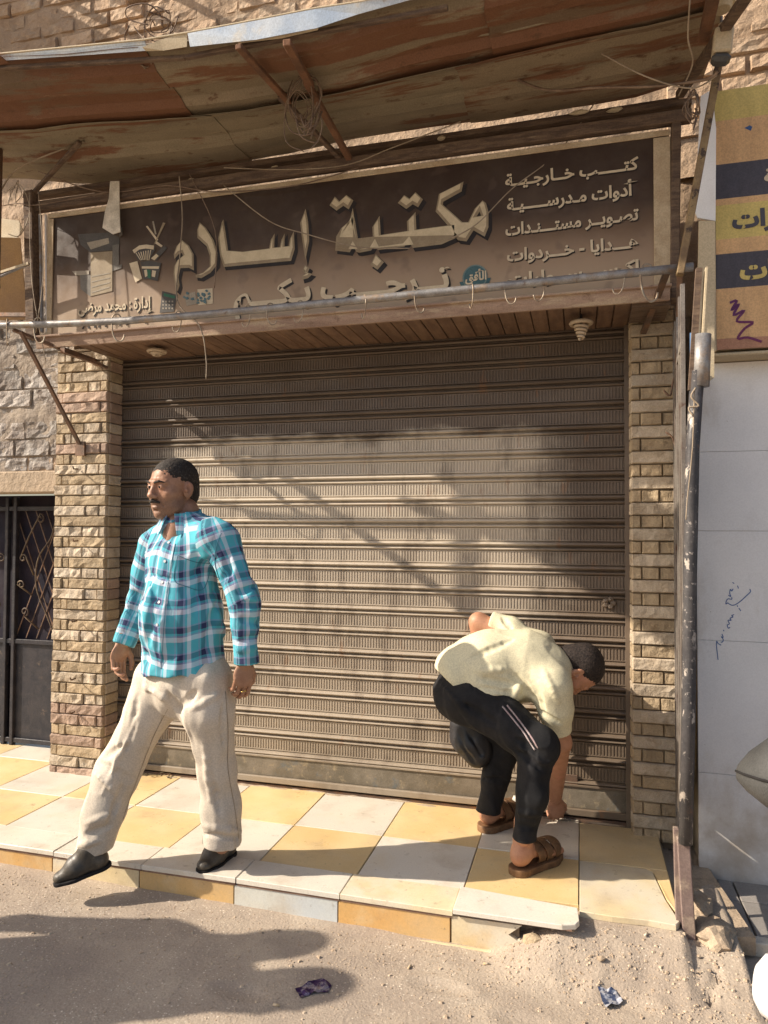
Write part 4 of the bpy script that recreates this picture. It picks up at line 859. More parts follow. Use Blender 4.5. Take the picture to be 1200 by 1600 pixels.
# ------------------------------------------------------------------ wires
def wire(pts, y, r, m_, label, parent=None, sm=6):
    if not isinstance(y, (list, tuple)): y = [y]*len(pts)
    o = tube('cable', [P(a, b, y=yy) for (a, b), yy in zip(pts, y)], r, M[m_], None, n=5, sm=sm); tag(o, label, 'cable'); return o
wire([(280, 275), (285, 340), (281, 400), (277, 470), (312, 510), (322, 560), (322, 592)], [-.45, -.44, -.43, -.5, -.62, -.62, -.62], .0028, 'cable_w', 'thin pale wire dangling across the left of the sign, ending below the slatted ceiling')
wire([(296, 272), (336, 360), (335, 450)], -.43, .0022, 'cable', 'thin rusty wire hanging over the curved letter left on the sign')
wire([(350, 290), (420, 345), (480, 366), (560, 386), (640, 388)], -.44, .0026, 'cable_w', 'thin pale wire slanting across the big word of the sign')
wire([(930, 160), (870, 240), (800, 295), (745, 350), (700, 375)], [-.3, -.38, -.43, -.43, -.43], .0026, 'cable_w', 'taut pale wire slanting down from the canopy over the list lines')
wire([(350, 262), (450, 265), (540, 258), (610, 232), (720, 190)], -.42, .0028, 'cable_w', 'sagging pale wire under the canopy right of the crossed struts')
wire([(60, 268), (160, 300), (260, 290), (340, 300), (460, 290), (560, 262)], -.43, .0030, 'cable', 'long brown wire running along the beam above the sign')
wire([(700, 75), (780, 110), (850, 140), (935, 137), (1020, 135), (1100, 125), (1122, 112)], [-.45, -.5, -.55, -.6, -.65, -.7, -.72], .0055, 'cable', 'thick brown cable looping from the canopy to the box lamp')
wire([(940, 84), (1010, 120), (1080, 138), (1120, 118)], -.68, .003, 'cable_w', 'second thin cable loop just inside the thick one near the box lamp')
wire([(0, 432), (18, 424), (46, 412)], -.5, .008, 'galv', 'short pale rod at the left edge above the pipe rail')
wire([(0, 300), (30, 262), (120, 225), (130, 222)], [-.5, -.5, -.55, -.6], .004, 'cable_w', 'light rod running up from the left edge to the canopy purlin')
wire([(0, 322), (30, 318), (60, 320), (170, 300)], -.45, .003, 'cable', 'wire at the left edge level with the sign top')
def tangle(label, cx, cy, y, w_, h_, n, r, m_):
    Vt, Ft = [], []
    for i in range(n):
        a0 = random.random()*6.28; pts = []; x0_, y0_ = cx+random.uniform(-.2, .2)*w_, cy+random.uniform(-.3, .3)*h_; rr = random.uniform(.3, .9)
        for k in range(random.randint(4, 7)):
            a = a0+k*1.1; pts.append(P(x0_+rr*w_*.5*math.cos(a)*(1-k*.05)+k*random.uniform(-2, 2), y0_+rr*h_*.5*math.sin(a)+k*random.uniform(-2, 4), y=y+random.uniform(-.04, .04)))
        pts = smooth_pts(pts, 4); v_, f_ = tube_geo(pts, r*random.uniform(.7, 1.3), 4); k0 = len(Vt); Vt += v_; Ft += [tuple(k0+q for q in f) for f in f_]
    return tag(mesh('wire_tangle', Vt, Ft, M[m_], None, True), label, 'wires')
tangle('tangle of brown wires hanging at the crossed struts under the canopy', 478, 165, -.80, 70, 110, 13, .0028, 'cable')
tangle('small knot of wires at the torn flashing on the canopy front edge', 232, 98, -.97, 26, 16, 4, .002, 'cable_w')
tangle('loop of thin wires hanging beside the leaning post', 1082, 165, -.66, 26, 60, 6, .0028, 'cable')
tangle('bundle of thin wires at the left edge beside the sign', 32, 330, -.5, 50, 90, 3, .0020, 'cable_w')
tangle('dry vine loops on the brick wall above the canopy', 245, 30, -.15, 90, 60, 8, .003, 'cable')
for i, (a, b, c_) in enumerate((((60, 300), (68, 420), (56, 520)), ((46, 300), (50, 440), (72, 566)))):
    wire([a, b, c_], -.55, .0022, 'cable_w', ['thin wire hanging left of the sign down to the rail bracket', 'longer thin wire hanging past the left end of the pipe rail'][i])
wire([(1078, 0), (1075, 60), (1082, 100), (1060, 150)], [-.9, -.8, -.7, -.6], .003, 'cable_w', 'pale wire running down beside the round lamp base')
# neighbour awning on the far left: orange-brown underside and lit edge
la = thing('left_awning', 'orange-brown underside of the neighbouring awning at the left edge', 'awning', (-3.4, -.5, 2.6))
mesh('awning_sheet', [P(-70, 360, y=-.33), P(32, 372, y=-.30), P(44, 500, y=-.12), P(-70, 500, y=-.12)], [(0, 1, 2, 3)], mat('ochre_awning_sheet', (.26, .16, .07), (.20, .12, .06), 4, bump=.2), la).modifiers.new('t', 'SOLIDIFY').thickness = .004
mesh('lit_flap', [P(-30, 338, y=-.5), P(30, 345, y=-.5), P(36, 358, y=-.5), P(28, 372, y=-.5), P(-30, 370, y=-.5)], [(0, 1, 2, 3, 4)], M['beige'], la).modifiers.new('t', 'SOLIDIFY').thickness = .004
bar('awning_rail', P(-40, 440, y=-.5), P(46, 412, y=-.5), .02, .012, M['beige'], la); bar('awning_rail', P(-40, 492, y=-.3), P(50, 492, y=-.3), .02, .02, M['iron'], la)
# ------------------------------------------------------------------ litter
def crumple(name, pts, z, amp, m_, label, cat, parent=None):
    cxy = [(p.x, p.y) for p in pts]; bm = bmesh.new(); vs_ = [bm.verts.new((x, y, z+hgt(x, y)+.002)) for x, y in cxy]; bm.faces.new(vs_)
    bmesh.ops.triangulate(bm, faces=bm.faces[:]); bmesh.ops.subdivide_edges(bm, edges=bm.edges[:], cuts=3, use_grid_fill=True)
    for v in bm.verts: v.co.z += amp*abs(noise.noise(v.co*45))
    o = bm_obj(name, bm, m_, None); o.modifiers.new('t', 'SOLIDIFY').thickness = .0008
    return tag(o, label, cat)
M['purp'] = mat('purple_foil_wrapper', (.045, .02, .09), (.30, .26, .30), 28, rough=.3, metal=.4, lohi=(.52, .62), bump=0); M['foil'] = mat('blue_white_foil', (.08, .10, .17), (.55, .55, .58), 55, rough=.3, metal=.4, lohi=(.45, .55), bump=0)
ZR = -.11
crumple('foil_wrapper', [P(a, b, z=ZR) for a, b in ((461, 1549), (502, 1531), (518, 1541), (512, 1552), (492, 1553), (470, 1561))], .0, .016, M['purp'], 'purple foil wrapper lying on the road near the bottom centre', 'wrapper')
crumple('foil_wrapper', [P(a, b, z=ZR) for a, b in ((934, 1547), (962, 1549), (973, 1560), (948, 1570), (941, 1560))], .0, .018, M['foil'], 'small blue and white foil wrapper on the road at the bottom right', 'wrapper')
M['leaf'] = mat('dry_leaf', (.16, .12, .07), (.09, .065, .04), 30)
Vl, Fl_ = [], []
for i in range(26):
    c = P(random.uniform(228, 285), random.uniform(1203, 1217), z=0); a = random.random()*6.28; s_ = random.uniform(.008, .022); k = len(Vl); h_ = random.uniform(.002, .02)
    d = Vector((math.cos(a), math.sin(a), random.uniform(-.2, .4)))*s_; e = Vector((-math.sin(a), math.cos(a), random.uniform(-.3, .5)))*s_*.4
    c = c+Vector((0, 0, h_)); Vl += [c-d, c+e, c+d, c-e]; Fl_ += [(k, k+1, k+2), (k, k+2, k+3)]
stuff(mesh('dry_leaves', Vl, Fl_, M['leaf']))
tag(tube('twig', [P(262, 1216, z=.0), P(268, 1204, z=.02), P(272, 1196, z=.03)], .003, M['leaf'], None, n=5), 'small dry twig standing in the leaf litter at the shutter foot', 'twig')
# grit, cigarette ends and plastic scraps scattered at the kerb
M['butt'] = mat('cigarette_end', (.62, .55, .44), (.5, .36, .2), 60, bump=0)
for i, (px, py) in enumerate(((640, 1508), (585, 1440), (760, 1502), (230, 1440), (432, 1570), (1010, 1500))):
    q = P(px, py, z=-.105); q.z = hgt(q.x, q.y)+.004; a_ = random.random()*3; dd = Vector((math.cos(a_), math.sin(a_), 0))*.010
    tag(tube('cigarette_end', [q-dd, q+dd], .0035, M['butt'], None, n=6), 'cigarette end on the road ' + ['just below the right end of the orange kerb tile', 'at the kerb right of the bluish tile', 'below the broken white kerb tile', 'under the toe shadow of the walking man', 'left of the purple wrapper', 'on the dirt left of the black post'][i], 'cigarette end')
M['clear'] = mat('crumpled_clear_plastic', (.62, .58, .50), (.45, .42, .36), 40, rough=.25, bump=.6, bscale=60)
tag(rock('plastic_bag', P(808, 1262, y=-.17), (.030, .018, .05), M['clear'], seed=4, sub=3), 'small crumpled clear plastic bag behind the sandals of the bending man', 'bag')
tag(rock('mortar_crumb', (.06, -1.03, hgt(.06, -1.03)+.004), (.014, .012, .008), M['concrete'], seed=7, sub=1), 'mortar crumb on the dirt below the cracked white corner tile', 'stone')
# motorcycle at the right edge: grey vinyl seat and white side cover
mc = thing('motorcycle', 'parked motorcycle whose grey textured seat and white cover enter at right', 'motorcycle', (.75, -1.6, -.1))
M['vinyl'] = mat('grey_textured_vinyl', (.060, .060, .058), (.045, .045, .044), 5, rough=.45, bump=.5, bscale=170, bdist=.003); M['whitep'] = mat('white_painted_cover', (.80, .80, .80), rough=.2, bump=0, spec=.5)
s0 = P(1172, 1210, z=.66); s1 = s0+Vector((.52, -.26, .03))
def loft(name, path, m_, par, n=18):
    V_, F_ = [], []
    for (p, w_, h_) in path:
        for k in range(n): a = 2*math.pi*k/n; V_.append((p.x+SDIR.x*0+SN.x*w_*math.cos(a), p.y+SN.y*w_*math.cos(a), p.z+h_*math.sin(a)*(1 if math.sin(a) > 0 else .8)))
    L_ = len(path)
    for i in range(L_-1):
        for k in range(n): F_.append((i*n+k, i*n+(k+1) % n, (i+1)*n+(k+1) % n, (i+1)*n+k))
    F_.append(tuple(range(n-1, -1, -1))); F_.append(tuple((L_-1)*n+k for k in range(n))); return mesh(name, V_, F_, m_, par, True)
SDIR = (s1-s0).normalized(); SN = Vector((-SDIR.y, SDIR.x, 0)).normalized()
loft('seat', [(s0+SDIR*a+Vector((0, 0, b)), w_, h_) for a, b, w_, h_ in ((-.032, -.004, .004, .006), (-.026, 0, .03, .026), (0, .004, .06, .058), (.05, .008, .095, .10), (.12, .012, .12, .125), (.25, .01, .13, .09), (.45, .0, .14, .08), (.6, .02, .13, .07))], M['vinyl'], mc)
tube('seat_piping', [s0+SDIR*a_+SN*(-.0)*0+Vector((SN.x*-w_, SN.y*-w_, b_+.012)) for a_, b_, w_ in ((-.026, 0, .030), (0, .004, .061), (.05, .008, .097), (.12, .012, .123), (.25, .01, .133), (.45, 0, .143))], .0035, M['dark'], mc)
c = P(1212, 1548, z=.36)
loft('side_cover', [(c+SDIR*a, w_, h_) for a, w_, h_ in ((-.042, .004, .01), (-.036, .03, .04), (-.02, .05, .065), (.03, .07, .08), (.2, .08, .09), (.34, .06, .07), (.36, .01, .02))], M['whitep'], mc)
for dx, nm in ((.42, 'rear_wheel'), (1.35, 'front_wheel')):
    q = Vector((s0.x, s0.y, 0))+SDIR*dx; q.z = .20; pts = [q+Vector((SDIR.x, SDIR.y, 0)).normalized()*.27*math.cos(a)+Vector((0, 0, .27*math.sin(a))) for a in np.linspace(0, 2*math.pi, 33)]
    tube('wheel', pts, .045, M['dark'], mc, n=8); tube('rim', [q+(p-q)*.82 for p in pts], .012, M['galv'], mc, n=6)
bar('frame', Vector((s0.x, s0.y, .5))+SDIR*.15, Vector((s0.x, s0.y, .55))+SDIR*1.2, .05, .08, M['darkiron'], mc)
bar('fork', Vector((s0.x, s0.y, .75))+SDIR*1.15, Vector((s0.x, s0.y, .2))+SDIR*1.35, .04, .05, M['galv'], mc)
# ------------------------------------------------------------------ people (smooth blended volumes, meshed)
import openvdb as vdb
from mathutils.bvhtree import BVHTree
class Vol:
    def __init__(s, lo, hi, vox):
        s.lo = np.array(lo, float); s.v = vox; s.n = np.ceil((np.array(hi)-s.lo)/vox).astype(int)+1
        s.ax = [(s.lo[i]+np.arange(s.n[i])*vox).astype(np.float32) for i in range(3)]; s.d = np.full(s.n, .5, np.float32)
    def sub(s, lo, hi):
        sl = []
        for i in range(3):
            a = max(0, int((lo[i]-s.lo[i])/s.v)); b = min(s.n[i], int((hi[i]-s.lo[i])/s.v)+2); sl.append(slice(a, max(a, b)))
        X, Y, Z = s.ax[0][sl[0]][:, None, None], s.ax[1][sl[1]][None, :, None], s.ax[2][sl[2]][None, None, :]
        return tuple(sl), X, Y, Z
    def comb(s, sl, d, k, op):
        a = s.d[sl]
        if a.size == 0: return
        if op == 'cut': d = -d; h = np.clip(.5-.5*(d-a)/max(k, 1e-5), 0, 1); s.d[sl] = a*h+d*(1-h)+k*h*(1-h) if k > 0 else np.maximum(a, d)
        elif k > 0: h = np.clip(.5+.5*(d-a)/k, 0, 1); s.d[sl] = d*(1-h)+a*h-k*h*(1-h)
        else: s.d[sl] = np.minimum(a, d)
    def cone(s, a, b, ra, rb, k=.01, op='add', flat=None, ff=1.3):
        a = np.array(a, float); b = np.array(b, float); m_ = max(ra, rb)+k+.03
        lo = np.minimum(a, b)-m_; hi = np.maximum(a, b)+m_; sl, X, Y, Z = s.sub(lo, hi)
        ab = b-a; L2 = max(float(ab@ab), 1e-9); px_, py_, pz_ = X-a[0], Y-a[1], Z-a[2]
        t = np.clip((px_*ab[0]+py_*ab[1]+pz_*ab[2])/L2, 0, 1); qx, qy, qz = px_-ab[0]*t, py_-ab[1]*t, pz_-ab[2]*t
        d2 = qx*qx+qy*qy+qz*qz
        if flat is not None: f = np.array(flat, float); f /= np.linalg.norm(f); c = qx*f[0]+qy*f[1]+qz*f[2]; d2 = d2+c*c*(ff*ff-1)
        s.comb(sl, (np.sqrt(d2)-(ra+(rb-ra)*t)).astype(np.float32), k, op)
    def ell(s, c, r, k=.01, op='add', rot=None):
        c = np.array(c, float); r = np.array(r, float); m_ = r.max()+k+.03; sl, X, Y, Z = s.sub(c-m_, c+m_); X, Y, Z = X-c[0], Y-c[1], Z-c[2]
        if rot is not None: u, v, w_ = [X*q[0]+Y*q[1]+Z*q[2] for q in rot]
        else: u, v, w_ = X, Y, Z
        k0 = np.sqrt((u/r[0])**2+(v/r[1])**2+(w_/r[2])**2); k1 = np.sqrt((u/r[0]**2)**2+(v/r[1]**2)**2+(w_/r[2]**2)**2)+1e-6
        s.comb(sl, (k0*(k0-1)/k1).astype(np.float32), k, op)
    def plane(s, p, n, k=0):        # keep the side the normal points away from
        n = np.array(n, float); n /= np.linalg.norm(n); p = np.array(p, float); X, Y, Z = s.ax[0][:, None, None]-p[0], s.ax[1][None, :, None]-p[1], s.ax[2][None, None, :]-p[2]
        s.d = np.maximum(s.d, (X*n[0]+Y*n[1]+Z*n[2]).astype(np.float32))
    def noise(s, amp, cell, seed):
        g = np.random.default_rng(seed); idx = []
        for i in range(3):
            q = (s.ax[i]-s.lo[i])/cell[i]+.5; f = np.floor(q).astype(int); t = q-f; idx.append((f, (t*t*(3-2*t)).astype(np.float32), f.max()+2))
        G = g.uniform(-1, 1, (idx[0][2], idx[1][2], idx[2][2])).astype(np.float32)
        for i in range(3):
            f, t, _ = idx[i]; sh_ = [1, 1, 1]; sh_[i] = -1; t = t.reshape(sh_); G = np.take(G, f, axis=i)*(1-t)+np.take(G, f+1, axis=i)*t
        s.d += amp*G
    def ridge(s, amp, cell, seed, lv=.28):
        keep = s.d; s.d = np.zeros_like(keep); s.noise(1., cell, seed); s.d = keep+amp*(np.minimum(np.abs(s.d), lv*1.6)-lv)
    def surf(s, px, py):
        d = (P(px, py, y=0)-CAM).normalized(); dv = np.array(d); ts = np.arange(1.2, 5.5, .003); q = (np.array(CAM)+ts[:, None]*dv-s.lo)/s.v; i = np.round(q).astype(int)
        ok = np.all((i >= 0) & (i < s.n), axis=1); i = i[ok]; tt = ts[ok]; v_ = s.d[i[:, 0], i[:, 1], i[:, 2]]; w_ = np.argmax(v_ < 0)
        return (np.array(CAM)+tt[w_]*dv, dv) if (len(v_) and v_[w_] < 0) else (None, dv)
    def fold(s, a, b, r, op='cut', dep=.30, k=.012, taper=True):
        n = 7; pts = []
        for i in range(n):
            t = i/(n-1); p_, dv = s.surf(a[0]+(b[0]-a[0])*t, a[1]+(b[1]-a[1])*t)
            if p_ is not None: pts.append((p_+dv*r*(dep if op == 'add' else -dep), r*(.35+.65*math.sin(math.pi*(.1+.8*t)) if taper else 1)))
        for (p0, r0), (p1, r1) in zip(pts[:-1], pts[1:]):
            if np.linalg.norm(p1-p0) < .06: s.cone(p0, p1, r0, r1, k, op)
    def mesh(s):
        g = vdb.FloatGrid(.5); g.copyFromArray(np.ascontiguousarray(s.d)); p, q = g.convertToQuads(0.0); return p*s.v+s.lo, q
def to_obj(name, p, q, m_, parent, uvf=None):
    me = bpy.data.meshes.new(name); me.vertices.add(len(p)); me.vertices.foreach_set('co', np.asarray(p, np.float32).ravel())
    me.loops.add(len(q)*4); me.loops.foreach_set('vertex_index', np.asarray(q)[:, ::-1].astype(np.int32).ravel()); me.polygons.add(len(q))
    me.polygons.foreach_set('loop_start', np.arange(len(q), dtype=np.int32)*4)
    if isinstance(m_, list):
        for x in m_: me.materials.append(x)
    else: me.materials.append(m_)
    me.update(calc_edges=True); me.validate()
    if me.polygons:      # outward normals
        v = np.asarray(p); c = v.mean(0); n = np.array([me.polygons[i].normal[:] for i in range(0, len(me.polygons), 97)]); cc = np.array([me.polygons[i].center[:] for i in range(0, len(me.polygons), 97)])
        if ((cc-c)*n).sum() < 0: me.flip_normals()
    me.polygons.foreach_set('use_smooth', [True]*len(me.polygons))
    if uvf is not None:
        uv = uvf(np.asarray(p), me); l_ = me.uv_layers.new(name='cloth'); l_.data.foreach_set('uv', uv.astype(np.float32).ravel())
    o = bpy.data.objects.new(name, me); put(o, parent); return o
def frame_pts(p, org, ax): return np.asarray(p) @ np.array([list(a) for a in ax]) + np.array(org)      # local -> world
def axes(f, u):      # person's right, forward, up
    f = Vector(f).normalized(); r = f.cross(Vector(u)).normalized(); u = r.cross(f); return r, f, u
def bvh(o): dg = None; me = o.data; return BVHTree.FromPolygons([v.co.copy() for v in me.vertices], [tuple(p.vertices) for p in me.polygons])
def hit(tree, px, py):
    d = (P(px, py, y=0)-CAM).normalized(); h_ = tree.ray_cast(CAM, d); return (h_[0], h_[1]) if h_[0] is not None else (None, None)
def strip_on(name, tree, pts, wd, m_, parent, lift=.002, sub=6):
    pp = [Vector((a, b, 0)) for a, b in pts]; pp = smooth_pts(pp, sub) if len(pp) > 2 else [pp[0].lerp(pp[1], i/12) for i in range(13)]; Vv, Ff = [], []; prev = None
    hs = [hit(tree, q.x, q.y) for q in pp]; hs = [h_ for h_ in hs if h_[0] is not None]
    for i, (c, n) in enumerate(hs):
        d = hs[min(i+1, len(hs)-1)][0]-hs[max(i-1, 0)][0]; s_ = d.cross(n); s_ = s_.normalized() if s_.length > 0 else Vector((1, 0, 0)); c = c+n*lift; k = len(Vv); Vv += [c+s_*wd/2, c-s_*wd/2]
        if i: Ff.append((k-2, k-1, k+1, k))
    if len(Ff): o = mesh(name, Vv, Ff, m_, parent, True); o.modifiers.new('t', 'SOLIDIFY').thickness = .0012; return o
def skin_stubble(t, pos, col, bs):
    at = nd(t, 'ShaderNodeAttribute'); at.attribute_name = 'beard'; f = noise_fac(t, pos, 420, detail=2)
    m_ = nd(t, 'ShaderNodeMath', operation='MULTIPLY'); t.links.new(at.outputs['Fac'], m_.inputs[0]); t.links.new(ramp(t, f, .35, .6, .35, 1.), m_.inputs[1]); m2 = nd(t, 'ShaderNodeMath', operation='MULTIPLY'); t.links.new(m_.outputs[0], m2.inputs[0]); m2.inputs[1].default_value = .55
    return mixc(t, m2.outputs[0], col, (.075, .05, .038))
def skinmat(nm, a, b, red): return mat(nm, a, b, 25, rough=.5, bump=.25, bscale=220, bdist=.001, spots=((red, 12, .5, .7, None, .5), (tuple(v*.55 for v in a), 60, .62, .74, None, .35)), spec=.3, fine=.05, extra=skin_stubble if red[0] == .46 else None)
M['skin'] = skinmat('tanned_skin', (.36, .20, .125), (.30, .155, .095), (.46, .22, .15)); M['skin2'] = skinmat('skin', (.46, .24, .15), (.40, .20, .12), (.52, .22, .15))
M['hair'] = mat('short_dark_hair', (.028, .022, .018), (.085, .075, .066), 130, rough=.8, bump=.5, bscale=320, bdist=.004, lohi=(.5, .75)); M['hair2'] = mat('black_cropped_hair', (.014, .010, .009), (.035, .025, .02), 120, rough=.8, bump=.5, bscale=320, bdist=.003)
M['eye'] = mat('eyeball', (.22, .18, .15), rough=.2, bump=0, fine=0); M['lip'] = mat('lips', (.36, .14, .10), rough=.5, bump=0)
def head(lookdir, updir, org, sc, parts_parent, skin, hair, moustache=True, neck=None, old=True):
    v = Vol((-.115, -.145, -.20), (.115, .15, .15), .0021)
    v.ell((0, -.012, .040), (.076, .096, .080), .03); v.ell((0, .028, -.02), (.064, .064, .090), .03); v.ell((0, .030, -.070), (.055, .052, .042), .03); v.ell((0, .068, -.098), (.022, .018, .016), .02)
    for s_ in (-1, 1):
        v.ell((s_*.046, .055, -.018), (.022, .024, .022), .02); v.ell((s_*.050, .018, -.072), (.018, .034, .026), .025)
        v.cone((s_*.012, .091, .028), (s_*.046, .076, .026), .010, .008, .012)
        v.ell((s_*.031, .100, .010), (.015, .014, .012), .012, 'cut'); v.ell((s_*.031, .080, .010), (.016, .012, .0115), .006)
        v.ell((s_*.031, .098, .009), (.0125, .012, .0024), .002, 'cut')
        v.ell((s_*.014, .097, -.027), (.009, .011, .008), .006); v.ell((s_*.0075, .101, -.034), (.004, .005, .004), .002, 'cut')
        v.ell((s_*.079, -.006, -.004), (.009, .020, .032), .004, rot=[(1, s_*.35, 0), (-s_*.35, .93, .15), (0, -.15, .98)]); v.ell((s_*.088, .000, .0), (.006, .010, .018), .004, 'cut'); v.ell((s_*.086, .010, -.006), (.007, .005, .008), .004)
        v.cone((s_*.026, .092, -.036), (s_*.036, .078, -.062), .0022, .002, .006, 'cut')
    v.cone((0, .088, .020), (0, .106, -.020), .0085, .0115, .010); v.ell((0, .108, -.022), (.0125, .010, .010), .008)
    v.ell((0, .088, -.054), (.024, .011, .006), .006); v.ell((0, .087, -.068), (.020, .011, .007), .006); v.cone((-.022, .097, -.0605), (.022, .097, -.0605), .0018, .0018, .003, 'cut')
    v.ell((0, .085, -.080), (.014, .008, .004), .006, 'cut')
    if old: v.cone((-.018, .092, .052), (.018, .092, .052), .001, .001, .004, 'cut'); v.cone((-.02, .090, .064), (.02, .090, .064), .001, .001, .004, 'cut'); v.cone((-.003, .1, .040), (-.004, .1, .028), .001, .001, .003, 'cut')
    v.cone((0, -.022, -.06), (0, -.04, -.20), .057, .060, .03)
    v.noise(.0009, (.012, .012, .012), 3)
    p, q = v.mesh(); ax = axes(lookdir, updir); T = lambda p: frame_pts(np.asarray(p)*sc, org, ax)
    h = Vol((-.10, -.14, -.09), (.10, .12, .15), .0024)
    h.ell((0, -.0125, .0405), (.0772, .0972, .0816), 0); h.ell((0, -.055, -.02), (.062, .052, .06), .03)
    h.ell((0, .105, -.018), (.105, .073, .076), .010, 'cut'); h.ell((0, .114, .030), (.050, .050, .052), .012, 'cut')
    for s_ in (-1, 1): h.ell((s_*.092, .004, -.006), (.024, .019, .032), .004, 'cut'); h.ell((s_*.08, .042, -.055), (.05, .040, .045), .01, 'cut')
    h.plane((0, 0, -.066), (0, .3, -1)); h.noise(.0012, (.0036, .0036, .0036), 4)
    hp, hq = h.mesh(); to_obj('hair', T(hp), hq, hair, parts_parent)
    if moustache:
        b = Vol((-.06, .06, -.07), (.06, .13, .06), .0012)
        for s_ in (-1, 1): b.cone((s_*.003, .1035, -.043), (s_*.027, .091, -.050), .0068, .0038, .004, flat=(0, 1, 0), ff=1.4)
        b.noise(.0006, (.003, .003, .004), 8); bp, bq = b.mesh(); to_obj('moustache', T(bp), bq, hair, parts_parent)
    b = Vol((-.06, .05, .0), (.06, .12, .06), .0012)
    for s_ in (-1, 1): b.cone((s_*.012, .0995, .026), (s_*.034, .096, .031), .0042, .0042, .003, flat=(0, 1, 0), ff=1.5); b.cone((s_*.034, .096, .031), (s_*.050, .080, .026), .0042, .0020, .003)
    b.noise(.0005, (.003, .003, .003), 9); bp, bq = b.mesh(); to_obj('eyebrows', T(bp), bq, hair, parts_parent)
    for s_ in (-1, 1):
        bm = bmesh.new(); bmesh.ops.create_uvsphere(bm, u_segments=16, v_segments=10, radius=.0108*sc); c = T([(s_*.031, .0815, .0095)])[0]; bm_obj('eye', bm, M['eye'], parts_parent, True, c)
        bm = bmesh.new(); bmesh.ops.create_uvsphere(bm, u_segments=12, v_segments=8, radius=.0064*sc); c = T([(s_*.030, .0875, .0090)])[0]; bm_obj('iris', bm, M['dark'], parts_parent, True, c)
    return T(p), q
def hand(org, fdir, pdir, tsgn, curls, sc=1., spread=.0, vox=.0017, thumb=None):
    # local: fingers along -z, palm faces +y, thumb on the +x side (times tsgn)
    v = Vol((-.065, -.04, -.20), (.085, .09, .045), vox)
    v.cone((0, 0, .04), (0, 0, 0), .026, .025, .01, flat=(0, 1, 0), ff=1.25)
    v.ell((0, .001, -.045), (.040, .0145, .050), .012); v.ell((.012, .008, -.03), (.022, .013, .03), .01)
    for i, (x, L, r_, z0) in enumerate(((.029, .072, .0088, -.080), (.0095, .080, .0090, -.086), (-.0105, .074, .0086, -.084), (-.029, .058, .0076, -.076))):
        c = curls[i]; a = .15; p0 = np.array([x, 0, z0+.02]); f = Vol.__new__(Vol); f.lo, f.v, f.n, f.ax = v.lo, v.v, v.n, v.ax; f.d = np.full(v.n, .5, np.float32)
        f.cone((x*.6, 0, -.035), p0, r_, r_*1.12, .004)
        rr = r_*1.08
        for sg, bend in ((.46, .9), (.30, 1.1), (.24, .8)):
            a += c*bend; dz = np.array([spread*(x/.03)*.25, math.sin(a), -math.cos(a)]); p1 = p0+dz*L*sg*1.05+(np.array([0, 0, -.02]) if sg == .46 else 0)
            f.cone(p0, p1, rr, rr*.92, .0025); rr *= .93; p0 = p1
        k = .0025; h_ = np.clip(.5+.5*(f.d-v.d)/k, 0, 1); v.d = f.d*(1-h_)+v.d*h_-k*h_*(1-h_)
    th = thumb or [(.026, .004, -.018), (.046, .016, -.048), (.050, .028, -.074), (.044, .038, -.094)]
    for i in range(3): v.cone(th[i], th[i+1], (.0135, .0105, .0092)[i], (.0105, .0094, .0080)[i], .006)
    p, q = v.mesh(); p = p*sc; p[:, 0] *= tsgn
    z = -Vector(fdir).normalized(); y = Vector(pdir); y = (y-z*y.dot(z)).normalized(); x = y.cross(z)
    p = frame_pts(p, org, (x, y, z)); return p, (q if tsgn > 0 else q[:, ::-1])
def join(parts):
    P_, Q_ = [], []; n = 0
    for p, q in parts: P_.append(p); Q_.append(np.asarray(q)+n); n += len(p)
    return np.vstack(P_), np.vstack(Q_)
def bounds(pts, pad): a = np.array([list(p) for p in pts]); return a.min(0)-pad, a.max(0)+pad
def foot(org, fdir, sc=1., toes=True):
    v = Vol((-.07, -.07, -.005), (.07, .22, .16), .0024)
    v.ell((0, -.008, .036), (.032, .036, .036), .01); v.cone((0, 0, .04), (0, .006, .15), .029, .030, .02); v.cone((0, .01, .05), (.004, .12, .024), .034, .024, .02, flat=(0, 0, 1), ff=1.1); v.ell((.004, .12, .020), (.044, .04, .020), .02)
    for i in range(5): x = .034-.018*i; v.cone((x*.9, .13-.008*i, .016), (x, .178-.011*i*(1+.25*i), .012), .0115 if i else .014, .009 if i else .0125, .004)
    for s_ in (-1, 1): v.ell((s_*.028, .006, .085), (.010, .014, .014), .012)
    v.plane((0, 0, .001), (0, 0, -1)); p, q = v.mesh(); ax = axes(fdir, (0, 0, 1)); return frame_pts(p*sc, org, ax), q, ax

